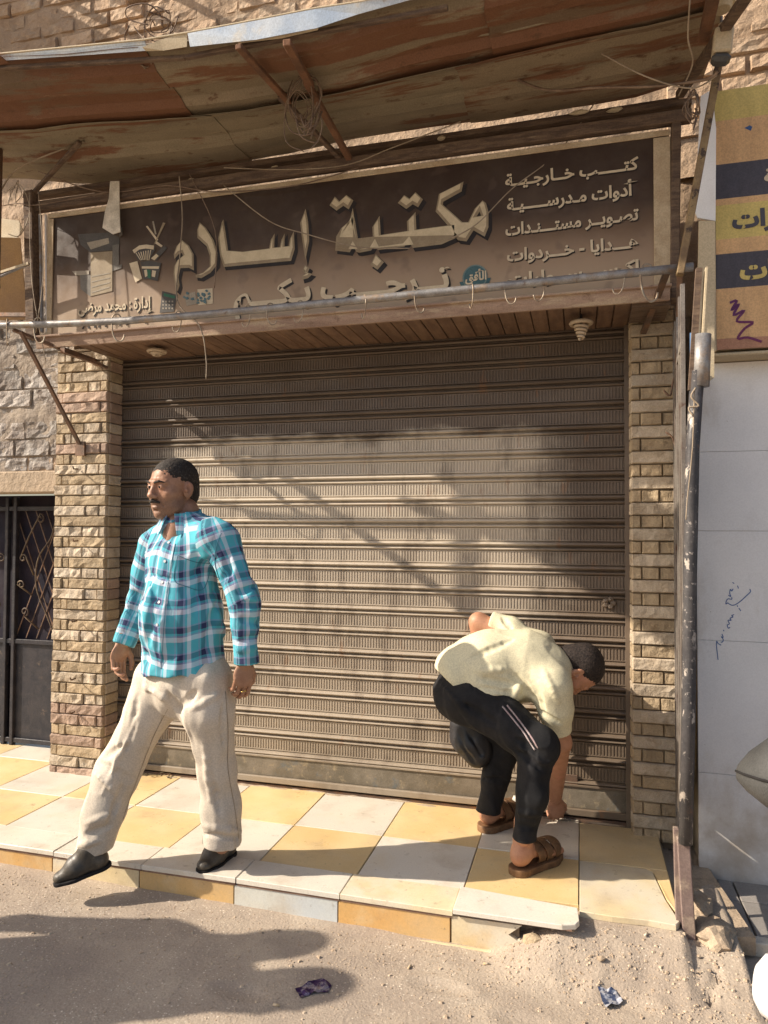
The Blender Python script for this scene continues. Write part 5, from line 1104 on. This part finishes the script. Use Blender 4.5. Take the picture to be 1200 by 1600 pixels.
# ============ the walking man
def J(px, py, y): return np.array(P(px, py, y=y))
def plaid_mat():
    ma = bpy.data.materials.new('turquoise_plaid_cloth'); ma.use_nodes = True; t = ma.node_tree; bs = t.nodes['Principled BSDF']; bs.inputs['Roughness'].default_value = .85; bs.inputs['Specular IOR Level'].default_value = .15
    uv = nd(t, 'ShaderNodeUVMap'); uv.uv_map = 'cloth'
    nz = nd(t, 'ShaderNodeTexNoise'); nz.inputs['Scale'].default_value = 9; t.links.new(uv.outputs[0], nz.inputs['Vector'])
    wob = nd(t, 'ShaderNodeVectorMath', operation='MULTIPLY_ADD'); t.links.new(nz.outputs['Color'], wob.inputs[0]); wob.inputs[1].default_value = (.012, .012, 0); t.links.new(uv.outputs[0], wob.inputs[2])
    sx = nd(t, 'ShaderNodeSeparateXYZ'); t.links.new(wob.outputs[0], sx.inputs[0])
    TQ, WH, NV, LV = (.085, .39, .47, 1), (.66, .69, .76, 1), (.035, .04, .095, 1), (.24, .27, .42, 1)
    def bandr(ax, pitch, st):
        dv = nd(t, 'ShaderNodeMath', operation='DIVIDE'); t.links.new(sx.outputs[ax], dv.inputs[0]); dv.inputs[1].default_value = pitch
        fr = nd(t, 'ShaderNodeMath', operation='FRACT'); t.links.new(dv.outputs[0], fr.inputs[0]); cr = nd(t, 'ShaderNodeValToRGB'); cr.color_ramp.interpolation = 'CONSTANT'; e = cr.color_ramp.elements
        e[0].position = 0; e[0].color = st[0][1]; e[1].position = st[1][0]; e[1].color = st[1][1]
        for p_, c_ in st[2:]: x_ = e.new(p_); x_.color = c_
        t.links.new(fr.outputs[0], cr.inputs[0]); return cr.outputs[0]
    a = bandr(0, .094, [(0, TQ), (.24, LV), (.30, TQ), (.36, NV), (.60, LV), (.68, TQ), (.76, WH), (.92, TQ)])
    b = bandr(1, .098, [(0, TQ), (.20, WH), (.38, LV), (.44, TQ), (.52, NV), (.72, LV), (.78, TQ)])
    col = mixc(t, .5, a, b); t.links.new(col, bs.inputs['Base Color'])
    bm_ = nd(t, 'ShaderNodeBump'); bm_.inputs['Strength'].default_value = .35; bm_.inputs['Distance'].default_value = .006; pos = nd(t, 'ShaderNodeNewGeometry').outputs['Position']
    t.links.new(noise_fac(t, pos, 14, detail=4, stretch=(1.6, 1.6, .8), dist=.8), bm_.inputs['Height']); t.links.new(bm_.outputs[0], bs.inputs['Normal']); return ma
M['plaid'] = plaid_mat()
M['khaki'] = mat('pale_khaki_cotton', (.57, .505, .42), (.52, .455, .37), 5, rough=.9, bump=.25, bscale=22, bdist=.006, bstretch=(1.5, 1.5, .7), spec=.15)
M['black'] = mat('black_tracksuit_cloth', (.012, .012, .013), (.018, .017, .018), 8, rough=.85, bump=.25, bscale=20, bdist=.006, spec=.25)
M['leather'] = mat('worn_dark_leather', (.045, .037, .028), (.085, .070, .050), 12, rough=.48, bump=.4, bscale=45, spots=(((.16, .13, .09), 10, .58, .72, None, .5),), spec=.5)
man = thing('person', 'moustached man in a turquoise plaid shirt and pale trousers stepping off the pavement', 'person', (-1.4, -1.0, 0))
FD = np.array((-.20, -.98, 0))
Rs, Ls = J(247, 846, -.93), J(345, 842, -1.03); nk = J(284, 812, -.99); ch = J(283, 885, -.99); be = J(284, 965, -1.01); hm = J(289, 1050, -1.01)
Re, Rw = J(219, 940, -.90), J(194, 1003, -.96); Le, Lw = J(384, 945, -1.06), J(385, 1032, -1.06)
lo, hi = bounds([Rs, Ls, nk, hm, Rw, Lw, Re, Le], .14); s = Vol(lo, hi, .0046)
s.cone(ch, be, .140, .146, .04, flat=FD, ff=1.18); s.cone(be, hm-np.array((0, 0, .06)), .148, .172, .05, flat=FD, ff=1.2)
s.cone(Rs+np.array((.03, 0, -.02)), Ls+np.array((-.03, 0, -.02)), .072, .075, .05); s.cone(nk+np.array((0, 0, -.01)), Ls, .058, .062, .04); s.cone(nk+np.array((0, 0, -.01)), Rs, .058, .060, .04)
s.ell(be+np.array((-.02, -.08, .0)), (.105, .085, .13), .05)
s.cone(Ls+np.array((.008, 0, -.01)), Le, .063, .052, .02); s.cone(Le, Lw, .051, .045, .02)
s.cone(Rs+np.array((-.010, 0, -.01)), Re, .064, .054, .02); s.cone(Re, Rw, .052, .045, .02)
# folds of the cloth: along the torso, round the elbows and above the cuffs
def folds(v, lst):
    for (a, b, ra, rb, op) in lst: v.cone(a, b, ra, rb, .018, op)
Fv = lambda px, py, y: J(px, py, y)
for (a, b, r_, op) in (((322, 885), (285, 1010), .012, 'cut'), ((348, 900), (322, 1035), .016, 'cut'), ((300, 945), (275, 1045), .014, 'add'), ((240, 930), (222, 1042), .014, 'cut'), ((262, 900), (250, 1040), .010, 'add'),
                      ((362, 885), (330, 930), .014, 'cut'), ((226, 880), (246, 945), .010, 'cut'), ((352, 862), (360, 910), .012, 'cut'), ((330, 870), (300, 900), .010, 'cut'), ((336, 950), (352, 1010), .012, 'add'),
                      ((372, 925), (404, 915), .011, 'cut'), ((374, 945), (406, 944), .012, 'cut'), ((376, 968), (404, 975), .010, 'cut'), ((372, 1002), (402, 995), .009, 'cut'), ((372, 1015), (402, 1012), .008, 'add'),
                      ((204, 925), (226, 938), .010, 'cut'), ((196, 950), (218, 962), .009, 'cut'), ((184, 985), (204, 995), .008, 'cut'), ((385, 870), (395, 905), .010, 'cut'), ((270, 905), (236, 900), .007, 'cut')): s.fold(a, b, r_, op, .45)
s.noise(.008, (.07, .07, .16), 21); s.noise(.004, (.035, .035, .06), 22); s.ridge(.013, (.075, .075, .20), 24); s.ridge(.005, (.05, .06, .08), 25); s.noise(.001, (.016, .016, .03), 23)
zh = hm[2]; X, Y, Z = s.ax[0][:, None, None], s.ax[1][None, :, None], s.ax[2][None, None, :]
hem = zh+.010*np.sin(X*21)+.006*np.sin(X*47+Y*30)
nearhand = ((X > Lw[0]-.062) & (Y < Lw[1]+.09)) | (X < Rw[0]+.05)
s.d = np.where(nearhand, s.d, np.maximum(s.d, (hem-Z)*1.0)).astype(np.float32)
cut = lambda w_, e: ((X-w_[0])*(w_[0]-e[0])+(Y-w_[1])*(w_[1]-e[1])+(Z-w_[2])*(w_[2]-e[2]))/np.linalg.norm(w_-e)
for w_, e in ((Lw, Le), (Rw, Re)):
    near = ((X-w_[0])**2+(Y-w_[1])**2+(Z-w_[2])**2) < .085**2; s.d = np.where(near, np.maximum(s.d, cut(w_, e)-.012), s.d).astype(np.float32)
s.cone(nk+np.array((0, 0, -.02)), nk+np.array((0, -.0, .12)), .060, .075, .01, 'cut'); s.cone(J(274, 826, -1.07), J(272, 846, -1.12), .030, .012, .008, 'cut'); 
sp_, sq_ = s.mesh()
def shirt_uv(p, me):
    nl = len(me.loops); vi = np.empty(nl, np.int32); me.loops.foreach_get('vertex_index', vi); npol = len(me.polygons); cen = np.empty(npol*3); me.polygons.foreach_get('center', cen); cen = cen.reshape(-1, 3)
    def dseg(c, a, b): ab = b-a; t = np.clip(((c-a)@ab)/(ab@ab), 0, 1); return np.linalg.norm(c-a-t[:, None]*ab, axis=1)
    dt = np.minimum(dseg(cen, ch, hm)-.15, dseg(cen, Rs*.7+Ls*.3, Ls*.7+Rs*.3)-.075); dl = np.minimum(dseg(cen, Ls, Le), dseg(cen, Le, Lw))-.062; dr = np.minimum(dseg(cen, Rs, Re), dseg(cen, Re, Rw))-.06
    reg = np.argmin(np.stack([dt, dl, dr]), 0); regl = np.repeat(reg, 4); c = p[vi]; uv = np.zeros((nl, 2))
    ang = np.arctan2((c-be)@np.array((-FD[1], FD[0], 0)), (c-be)@FD); uv[:, 0] = ang*.16+.02; uv[:, 1] = c[:, 2]+.01*np.sin(ang*3)
    for k, (a, b, w_) in ((1, (Ls, Le, Lw)), (2, (Rs, Re, Rw))):
        m_ = regl == k; cc = c[m_]; ax1 = (b-a)/np.linalg.norm(b-a); ax2 = (w_-b)/np.linalg.norm(w_-b); t1 = (cc-a)@ax1; L1 = np.linalg.norm(b-a); t2 = (cc-b)@ax2; fore = t1 > L1*.98
        ax_ = np.where(fore[:, None], ax2, ax1); o_ = np.where(fore[:, None], b, a); q = cc-o_; q = q-(q*ax_).sum(1)[:, None]*ax_; e1 = np.cross(ax_, FD); e1 /= np.linalg.norm(e1, axis=1)[:, None]; e2 = np.cross(ax_, e1)
        uv[m_, 0] = np.arctan2((q*e1).sum(1), (q*e2).sum(1))*.062+.03; uv[m_, 1] = -np.where(fore, L1+t2, t1)+.03
    return uv
shirt = to_obj('shirt', sp_, sq_, M['plaid'], man, shirt_uv); stree = bvh(shirt)
# trousers
rl_ = [J(245, 1062, -.99), J(232, 1110, -1.0), J(185, 1203, -1.03), J(162, 1268, -1.06), J(143, 1338, -1.08)]; ll_ = [J(322, 1062, -1.03), J(324, 1110, -1.03), J(338, 1203, -.98), J(345, 1262, -.95), J(347, 1322, -.93)]
lo, hi = bounds(rl_+ll_+[J(290, 1000, -1.0)], .12); t_ = Vol(lo, hi, .0046)
t_.cone(J(288, 1000, -1.0), J(286, 1060, -1.0), .135, .148, .04, flat=FD, ff=1.2)
for L_, rs in ((rl_, (.093, .089, .080, .070, .066)), (ll_, (.096, .093, .064, .067, .077))):
    for i in range(4): t_.cone(L_[i], L_[i+1], rs[i], rs[i+1], .035)
# crease folds behind the knees, hanging stacks over the shoes and a pressed front crease
for (a, b, r_, op) in (((150, 1192), (205, 1222), .014, 'cut'), ((158, 1182), (200, 1165), .010, 'cut'), ((150, 1210), (185, 1240), .010, 'add'), ((138, 1285), (178, 1270), .012, 'add'), ((132, 1305), (172, 1292), .012, 'cut'), ((122, 1322), (158, 1312), .012, 'add'),
                      ((320, 1288), (376, 1300), .012, 'add'), ((320, 1303), (372, 1310), .010, 'cut'), ((262, 1082), (276, 1112), .014, 'cut'), ((225, 1072), (262, 1092), .010, 'add'), ((305, 1082), (278, 1108), .012, 'cut'), ((212, 1090), (205, 1150), .010, 'cut'),
                      ((340, 1085), (300, 1108), .010, 'add'), ((328, 1205), (345, 1275), .012, 'cut'), ((320, 1150), (330, 1250), .009, 'add'), ((215, 1120), (160, 1240), .009, 'add'), ((350, 1100), (346, 1170), .010, 'cut'), ((195, 1225), (170, 1290), .010, 'cut')): t_.fold(a, b, r_, op, .5)
t_.noise(.006, (.08, .08, .20), 31); t_.noise(.003, (.03, .03, .08), 32); t_.ridge(.010, (.06, .06, .26), 34); t_.ridge(.003, (.07, .07, .09), 35)
X, Y, Z = t_.ax[0][:, None, None], t_.ax[1][None, :, None], t_.ax[2][None, None, :]
xm = (rl_[4][0]+ll_[4][0])/2; zr, zl = P(143, 1334, y=-1.08).z, P(347, 1316, y=-.93).z
t_.d = np.maximum(t_.d, np.where(X < xm, zr+.25*(X-rl_[4][0])-Z, zl-.10*(X-ll_[4][0])-Z)).astype(np.float32); t_.plane((0, 0, hm[2]+.06), (0, 0, 1))
tp, tq = t_.mesh(); tro = to_obj('trousers', tp, tq, M['khaki'], man); ttree = bvh(tro)
SEAM = mat('trouser_seam', (.42, .34, .25), rough=.9, bump=0)
strip_on('seam', ttree, [(262, 1108), (240, 1150), (215, 1215), (195, 1270), (178, 1330)], .0020, SEAM, man, .0008); strip_on('seam', ttree, [(352, 1080), (356, 1140), (356, 1200), (366, 1260), (373, 1310)], .0025, SEAM, man, .0008)
# body: head, neck, chest, arms, hands in one mesh
b = Vol(*bounds([Rs, Ls, nk, Re, Le, Rw, Lw, hm, rl_[4], ll_[4]], .08), .008)
b.cone(nk+np.array((0, .01, .03)), ch, .060, .085, .04); b.cone(ch, hm, .085, .085, .04); b.cone(nk+np.array((-.008, -.022, -.02)), nk+np.array((-.012, -.060, -.10)), .042, .03, .03); b.cone(Rs, Ls, .042, .042, .04)
for a_, c_, r_ in ((Rs, Re, .032), (Re, Rw, .030), (Ls, Le, .032), (Le, Lw, .030), (hm, rl_[1], .06), (rl_[1], rl_[2], .05), (rl_[2], rl_[3], .042), (rl_[3], rl_[4], .034), (hm, ll_[1], .06), (ll_[1], ll_[2], .05), (ll_[2], ll_[3], .042), (ll_[3], ll_[4], .034)): b.cone(a_, c_, r_, r_*.85, .02)
bp_, bq_ = b.mesh()
HC = J(271, 764, -1.0); hp_, hq_ = head((-.32, -.95, -.07), (.03, 0, 1), HC, .985, man, M['skin'], M['hair'])
lh = hand(Lw+np.array((-.004, -.005, -.008)), (-.06, -.04, -1), (-.75, .65, 0), 1, (.35, .42, .48, .55), .97); rh = hand(Rw+np.array((-.006, -.008, -.006)), (-.22, -.05, -1), (.9, -.30, -.2), -1, (.30, .5, .62, .72), .97)
P_, Q_ = join([(bp_, bq_), (hp_, hq_), lh, rh]); bo_ = to_obj('body', P_, Q_, M['skin'], man)
hax = axes((-.32, -.95, -.07), (.03, 0, 1)); lc = (np.array([v.co[:] for v in bo_.data.vertices])-HC) @ np.array([list(q) for q in hax]).T/.985
beard = np.clip((-.028-lc[:, 2]+.25*np.clip(.03-lc[:, 1], 0, .06))/.02, 0, 1)*np.clip((lc[:, 1]+.012)/.02, 0, 1)*np.clip((lc[:, 2]+.125)/.02, 0, 1); at_ = bo_.data.attributes.new('beard', 'FLOAT', 'POINT'); at_.data.foreach_set('value', beard.astype(np.float32))
gold = mat('gold_ring', (.7, .48, .15), rough=.25, metal=1, bump=0, fine=0); g0 = P(381, 1080, y=Lw[1]-.02); tube('ring', [g0+Vector((.0095*math.cos(a), .0095*math.sin(a), .002*math.cos(a))) for a in np.linspace(0, 6.283, 15)], .0018, gold, man)
# collar, cuffs, buttons, pocket
c = Vol(nk-np.array((.13, .14, .09)), nk+np.array((.13, .13, .09)), .0024)
X, Y, Z = [q - n_ for q, n_ in zip((c.ax[0][:, None, None], c.ax[1][None, :, None], c.ax[2][None, None, :]), nk)]
rr = np.sqrt((X-.004)**2+((Y+.002)*.95)**2); zz_ = Z+.30*np.minimum(Y, .0)*0-.18*Y; fl_ = .066+np.clip(.030-zz_, 0, .1)*.42
c.d = np.maximum(np.maximum(np.abs(rr-fl_)-.0034, zz_-.034), -.026-zz_-.32*np.clip(-Y-.045, 0, 1)).astype(np.float32)
op_ = np.abs(X*.98+Y*(-.0)+.006+.12*(Y+.05))-(.010+np.clip(.034-Z, 0, .2)*.30); c.d = np.maximum(c.d, np.where(Y < 0, -op_, -.5)).astype(np.float32)
cp_, cq_ = c.mesh(); to_obj('collar', cp_, cq_, M['plaid'], man, lambda p, me: (lambda vi: np.stack([np.arctan2(p[vi][:, 0]-nk[0], p[vi][:, 1]-nk[1])*.08, p[vi][:, 2]], 1))(np.array([l.vertex_index for l in me.loops])))
BTN = mat('shirt_button', (.55, .55, .58), rough=.3, bump=0)
for (a, b_) in ((264, 848), (258, 877), (254, 910), (249, 941), (246, 976)):
    h_, n_ = hit(stree, a, b_)
    if h_: V_, F_ = tube_geo([h_-n_*.001, h_+n_*.003], .0056, 10); mesh('button', V_, F_, BTN, man, False)
STI = mat('plaid_seam_shadow', (.06, .20, .27), rough=.9, bump=0)
for nm, pts in (('placket_edge', [(274, 850), (268, 880), (263, 912), (259, 943), (256, 978), (252, 1045)]), ('pocket_edge', [(278, 868), (272, 905), (290, 916), (318, 920), (330, 880)]), ('armhole_seam', [(346, 833), (338, 855), (336, 880), (343, 905)]), ('pocket_edge', [(278, 868), (305, 878), (330, 880)])):
    strip_on(nm, stree, pts, .0020, STI, man, .0008)
# shoes
def shoe(heel, toe, lift_, parent, up=(0, 0, 1)):
    d = Vector(toe)-Vector(heel); L_ = d.length; v = Vol((-.07, -.05, -.01), (.07, L_+.03, .12), .0026)
    v.cone((0, .025, .034), (0, .05, .085), .034, .036, .02); v.cone((0, .03, .036), (0, L_*.55, .034), .036, .042, .02, flat=(0, 0, 1), ff=1.0); v.cone((0, L_*.55, .03), (-.004, L_-.035, .022), .042, .030, .02, flat=(0, 0, 1), ff=1.35); v.cone((0, .05, .075), (0, L_*.5, .045), .032, .034, .02)
    v.cone((-.03, L_*.55, .062), (.03, L_*.55, .062), .0015, .0015, .004, 'cut'); v.plane((0, 0, .010), (0, 0, -1)); v.cone((0, .0, .008), (0, L_-.03, .008), .0, .0, .0)
    p, q = v.mesh(); ax = axes(d, up); o = to_obj('shoe', frame_pts(p, heel, ax), q, M['leather'], parent)
    k_ = Vol((-.06, -.04, .02), (.06, .12, .17), .004); k_.cone((0, .030, .05), (0, .018, .098), .030, .029, .01); p, q = k_.mesh(); to_obj('sock', frame_pts(p, heel, axes(d, up)), q, M['black'], parent)
    v = Vol((-.07, -.05, -.02), (.07, L_+.03, .05), .0028); v.cone((0, .022, .004), (0, L_*.6, .004), .038, .045, .02, flat=(0, 0, 1), ff=.9); v.cone((0, L_*.6, .004), (-.004, L_-.036, .004), .045, .034, .02, flat=(0, 0, 1), ff=.9); v.plane((0, 0, .011), (0, 0, 1)); v.plane((0, 0, -.002), (0, 0, -1))
    p, q = v.mesh(); to_obj('shoe_sole', frame_pts(p, heel, ax), q, M['dark'], o if False else parent)
shoe(P(357, 1336, z=.0)+Vector((.0, .02, 0)), P(309, 1366, z=0.0), 0, man)
hz = P(168, 1353, y=-1.07); tz = P(83, 1383, y=-1.17); shoe(hz, tz, 0, man)

# ============ the man bending to the lock
man2 = thing('person', 'man in a pale yellow T-shirt and black tracksuit trousers bending down at the shutter', 'person', (-.3, -.5, 0))
M['tee'] = mat('pale_yellow_jersey', (.66, .61, .42), (.62, .57, .40), 6, rough=.9, bump=.12, bscale=30, bdist=.004, spec=.12)
pel = J(725, 1078, -.46); waist = J(752, 1050, -.45); chst = J(822, 1040, -.42); nrS, faS = J(860, 1072, -.52), J(842, 1012, -.29)
lo, hi = bounds([pel, J(680, 1060, -.46), chst, nrS, faS, J(868, 1140, -.45), J(750, 962, -.25)], .14); s = Vol(lo, hi, .0044)
fl2 = np.array((.25, 0, .97))
s.cone(J(728, 1054, -.46), J(765, 1040, -.45), .134, .142, .04); s.cone(J(765, 1040, -.45), chst, .142, .142, .04); s.cone(chst, J(856, 1046, -.42), .138, .100, .04)
s.cone(nrS, J(868, 1105, -.50), .070, .066, .04); s.cone(J(868, 1105, -.50), J(872, 1142, -.47), .064, .056, .03); s.cone(faS, J(800, 984, -.27), .056, .050, .035); s.cone(J(800, 984, -.27), J(772, 972, -.26), .048, .042, .03)
s.cone(chst, nrS, .105, .075, .04); s.cone(chst, faS, .10, .07, .04)
# loose cloth hanging at the belly, its gathers
s.cone(J(772, 1078, -.56), J(800, 1082, -.55), .052, .040, .04); s.cone(J(745, 1068, -.58), J(775, 1085, -.57), .028, .035, .03)
for (a, b, r_, op) in (((750, 1060), (806, 1070), .013, 'cut'), ((752, 1074), (812, 1086), .010, 'cut'), ((768, 1092), (806, 1094), .010, 'cut'), ((800, 1052), (838, 1096), .016, 'cut'), ((745, 1048), (790, 1046), .010, 'add'), ((812, 1070), (800, 1092), .010, 'add'),
                      ((846, 1112), (876, 1132), .010, 'cut'), ((828, 1060), (850, 1108), .012, 'cut'), ((850, 1050), (872, 1095), .010, 'add'), ((785, 966), (800, 985), .010, 'cut'), ((730, 1030), (800, 1000), .010, 'cut')): s.fold(a, b, r_, op, .45)
s.noise(.004, (.09, .09, .09), 41); s.ridge(.005, (.12, .07, .10), 43); s.ridge(.003, (.05, .04, .06), 44)
X, Y, Z = s.ax[0][:, None, None], s.ax[1][None, :, None], s.ax[2][None, None, :]
h0 = P(684, 1040, y=-.46); h1 = P(760, 1102, y=-.50); n_ = Vector((h1.z-h0.z, 0, -(h1.x-h0.x))).normalized(); n_ = n_ if n_.x < 0 else -n_
pl_ = ((X-h0.x)*n_.x+(Z-h0.z)*n_.z+.006*np.sin(Y*30)); s.d = np.where(X < h1.x+.05, np.maximum(s.d, pl_), s.d).astype(np.float32)
e_ = J(874, 1143, -.47); ax_ = J(876, 1160, -.46)-J(868, 1105, -.50); ax_ /= np.linalg.norm(ax_); q = (X-e_[0])*ax_[0]+(Y-e_[1])*ax_[1]+(Z-e_[2])*ax_[2]; s.d = np.where((X > e_[0]-.09) & (Z < e_[2]+.05), np.maximum(s.d, q), s.d).astype(np.float32)
e_ = J(768, 967, -.26); ax_ = J(745, 962, -.25)-J(800, 978, -.27); ax_ /= np.linalg.norm(ax_); q = (X-e_[0])*ax_[0]+(Y-e_[1])*ax_[1]+(Z-e_[2])*ax_[2]; near = ((X-e_[0])**2+(Y-e_[1])**2+(Z-e_[2])**2) < .09**2; s.d = np.where(near, np.maximum(s.d, q), s.d).astype(np.float32)
tp2, tq2 = s.mesh(); tee = to_obj('t_shirt', tp2, tq2, M['tee'], man2)
# tracksuit trousers
nk2 = [J(738, 1092, -.53), J(842, 1166, -.63), J(832, 1240, -.66), J(818, 1312, -.68)]; fk2 = [J(735, 1086, -.38), J(795, 1150, -.34), J(775, 1210, -.33), J(764, 1268, -.32)]
lo, hi = bounds(nk2+fk2+[J(690, 1060, -.46)], .15); t_ = Vol(lo, hi, .0046)
t_.ell(J(730, 1084, -.46), (.120, .155, .120), .05); t_.cone(pel, J(756, 1058, -.45), .115, .110, .05)
for L_, rs in ((nk2, (.106, .073, .058, .043)), (fk2, (.100, .068, .056, .049))):
    for i in range(3): t_.cone(L_[i], L_[i+1], rs[i], rs[i+1], .03)
for (a, b, r_, op) in (((800, 1150), (856, 1188), .014, 'cut'), ((805, 1172), (848, 1204), .012, 'cut'), ((720, 1098), (772, 1130), .014, 'cut'), ((806, 1290), (842, 1296), .009, 'cut'), ((806, 1268), (845, 1272), .010, 'add'), ((750, 1215), (792, 1222), .010, 'cut'), ((690, 1070), (730, 1110), .010, 'add')): t_.fold(a, b, r_, op, .5)
t_.noise(.009, (.07, .07, .10), 51); t_.ridge(.010, (.07, .05, .10), 53); t_.ridge(.006, (.04, .04, .05), 54)
X, Y, Z = t_.ax[0][:, None, None], t_.ax[1][None, :, None], t_.ax[2][None, None, :]; t_.d = np.maximum(t_.d, np.where(Y < -.5, nk2[3][2]-Z, fk2[3][2]-Z)).astype(np.float32)
pp_, pq_ = t_.mesh(); trk = to_obj('tracksuit_trousers', pp_, pq_, M['black'], man2); ktree = bvh(trk)
WS = mat('pale_stripe', (.42, .36, .35), (.34, .24, .24), 60, rough=.9, bump=0)
strip_on('side_stripe', ktree, [(785, 1104), (805, 1128), (822, 1150), (836, 1172)], .006, WS, man2, .0015); strip_on('side_stripe', ktree, [(792, 1102), (812, 1127), (829, 1150), (841, 1169)], .006, WS, man2, .0015)
# body mesh
b = Vol(*bounds([pel, chst, nrS, faS, J(745, 960, -.25), J(866, 1262, -.15), J(905, 1040, -.38), nk2[3], fk2[3], J(745, 1045, -.22), nk2[1]], .09), .0055)
b.cone(pel, chst, .10, .10, .04); b.cone(chst, J(872, 1036, -.39), .08, .058, .03); b.cone(J(872, 1036, -.39), J(890, 1040, -.385), .056, .054, .03)
b.cone(nrS, J(876, 1160, -.44), .046, .042, .03); b.cone(J(876, 1160, -.44), J(868, 1245, -.20), .041, .028, .02)
b.cone(faS, J(748, 972, -.25), .044, .040, .03); b.cone(J(748, 972, -.25), J(752, 1050, -.22), .041, .030, .02)
for L_ in (nk2, fk2):
    for i, r_ in enumerate((.045, .035, .028)): b.cone(L_[i], L_[i+1], r_, r_*.85, .02)
bp_, bq_ = b.mesh()
hp_, hq_ = head((.12, .16, -1), (1, .05, .18), J(901, 1044, -.38), .93, man2, M['skin2'], M['hair2'], False, old=False)
hd = hand(J(867, 1250, -.18), (.12, .22, -1), (-.35, .9, 0), 1, (.75, .8, .8, .8), .95)
hd2 = hand(J(752, 1055, -.22), (.1, 0, -1), (.3, -.9, 0), 1, (.3, .3, .3, .3), .95)
def sandal(heel, toe, nm):
    d = (Vector(toe)-Vector(heel)); d.z = 0; L_ = d.length; sc_ = L_/.235; f_, fq, ax = foot(np.array(heel)+np.array((0, 0, .026)), d, sc_)
    v = Vol((-.065, -.07, -.005), (.065, .25, .04), .0028); v.cone((0, -.008, .01), (.002, .13, .01), .040, .050, .02, flat=(0, 0, 1), ff=.5); v.cone((.002, .13, .01), (.004, .172, .01), .050, .038, .02, flat=(0, 0, 1), ff=.5); v.plane((0, 0, .024), (0, 0, 1)); v.plane((0, 0, .0), (0, 0, -1))
    p, q = v.mesh(); SB = M['sandal']; so = to_obj('sandal_sole', frame_pts(p*sc_, heel, ax), q, SB, man2)
    # straps: an upper shell over the forefoot, a heel strap and a buckle strap
    v = Vol((-.065, -.03, .0), (.065, .22, .12), .0026)
    v.cone((0, .05, .055), (.004, .15, .044), .044, .045, .01, flat=(0, 0, 1), ff=1.15); i_ = Vol.__new__(Vol); i_.__dict__.update(v.__dict__); i_.d = np.full(v.n, .5, np.float32); i_.cone((0, .05, .053), (.004, .15, .042), .0385, .040, .01, flat=(0, 0, 1), ff=1.15)
    v.d = np.maximum(v.d, -i_.d); v.plane((0, 0, .018), (0, 0, -1)); v.plane((0, .175, 0), (0, 1, 0)); v.plane((0, .045, .05), (0, -1, -.35))
    yy = v.ax[1][None, :, None]; zz2 = v.ax[2][None, None, :]
    for g0_ in (.085, .128): v.d = np.maximum(v.d, -(np.abs(yy+.25*zz2-g0_-.012)-.004)).astype(np.float32)
    p, q = v.mesh(); to_obj('sandal_strap', frame_pts(p*sc_, heel, ax), q, SB, man2); return f_, fq
M['sandal'] = mat('tan_leather_sandal', (.20, .11, .055), (.13, .07, .035), 25, rough=.6, bump=.4, bscale=90, spots=(((.07, .04, .025), 14, .55, .7, None, .8),))
f1, q1 = sandal(P(815, 1363, z=0), P(878, 1332, z=0), 'near'); f2, q2 = sandal(P(765, 1296, z=0), P(828, 1271, z=0), 'far')
P_, Q_ = join([(bp_, bq_), (hp_, hq_), hd, hd2, (f1, q1), (f2, q2)]); to_obj('body', P_, Q_, M['skin2'], man2)
kc_ = P(874, 1277, z=.012); kr = thing('key_ring', 'small bunch of keys in the hand of the man bending at the shutter', 'keys', kc_)
tube('ring', [kc_+Vector((.014*math.cos(a), .010*math.sin(a), .010*math.sin(a))) for a in np.linspace(0, 6.283, 17)], .0014, M['galv'], kr, n=5)
for k in range(3): bar('key', kc_+Vector((.012, 0, 0)), kc_+Vector((.012+.04*math.cos(k*.5-.3), .03*math.sin(k*.5-.3), -.006)), .009, .002, M['galv'], kr)
# black bag hanging behind the thigh
lo, hi = bounds([J(728, 1155, -.36)], .19); v = Vol(lo, hi, .0045); v.ell(J(735, 1152, -.36), (.090, .06, .115), .02, rot=[(.9, 0, .42), (0, 1, 0), (-.42, 0, .9)]); v.ell(J(748, 1175, -.37), (.06, .05, .07), .03)
for (a, b_, c_, d_) in ((705, 1130, 740, 1195), (718, 1120, 752, 1180), (735, 1115, 758, 1150)): v.cone(J(a, b_, -.42), J(c_, d_, -.42), .007, .004, .012, 'cut')
v.noise(.008, (.05, .05, .05), 61); p, q = v.mesh(); bag = thing('bag', 'crumpled black cloth bag hanging behind the thigh of the bending man', 'bag', (-.42, -.36, .5)); to_obj('bag_body', p, q, mat('dark_grey_nylon', (.020, .019, .022), (.012, .012, .013), 9, rough=.45, bump=.3, bscale=25, bdist=.006, spec=.4), bag)
tube('bag_strap', [J(745, 1110, -.36), J(735, 1125, -.38), J(720, 1130, -.40)], .006, M['black'], bag, sm=3)
# ============ bystander just outside the left edge, whose shadow falls along the kerb
def copy_person(src, label, loc, rz):
    t = src.copy(); COL.objects.link(t); t['label'] = label; base = Vector(src.location)
    for o in list(src.children):
        c_ = o.copy(); COL.objects.link(c_); c_.parent = t; c_.matrix_parent_inverse = Matrix.Translation(-base)
    t.location = loc; t.rotation_euler = (0, 0, rz); return t
copy_person(man, 'bystander in a plaid shirt on the road beyond the left edge, nearer the pavement', (-3.05, -2.04, -.09), R(-10))
copy_person(man, 'bystander in a plaid shirt on the road beyond the left edge, nearer the camera', (-2.90, -2.16, -.09), R(25))
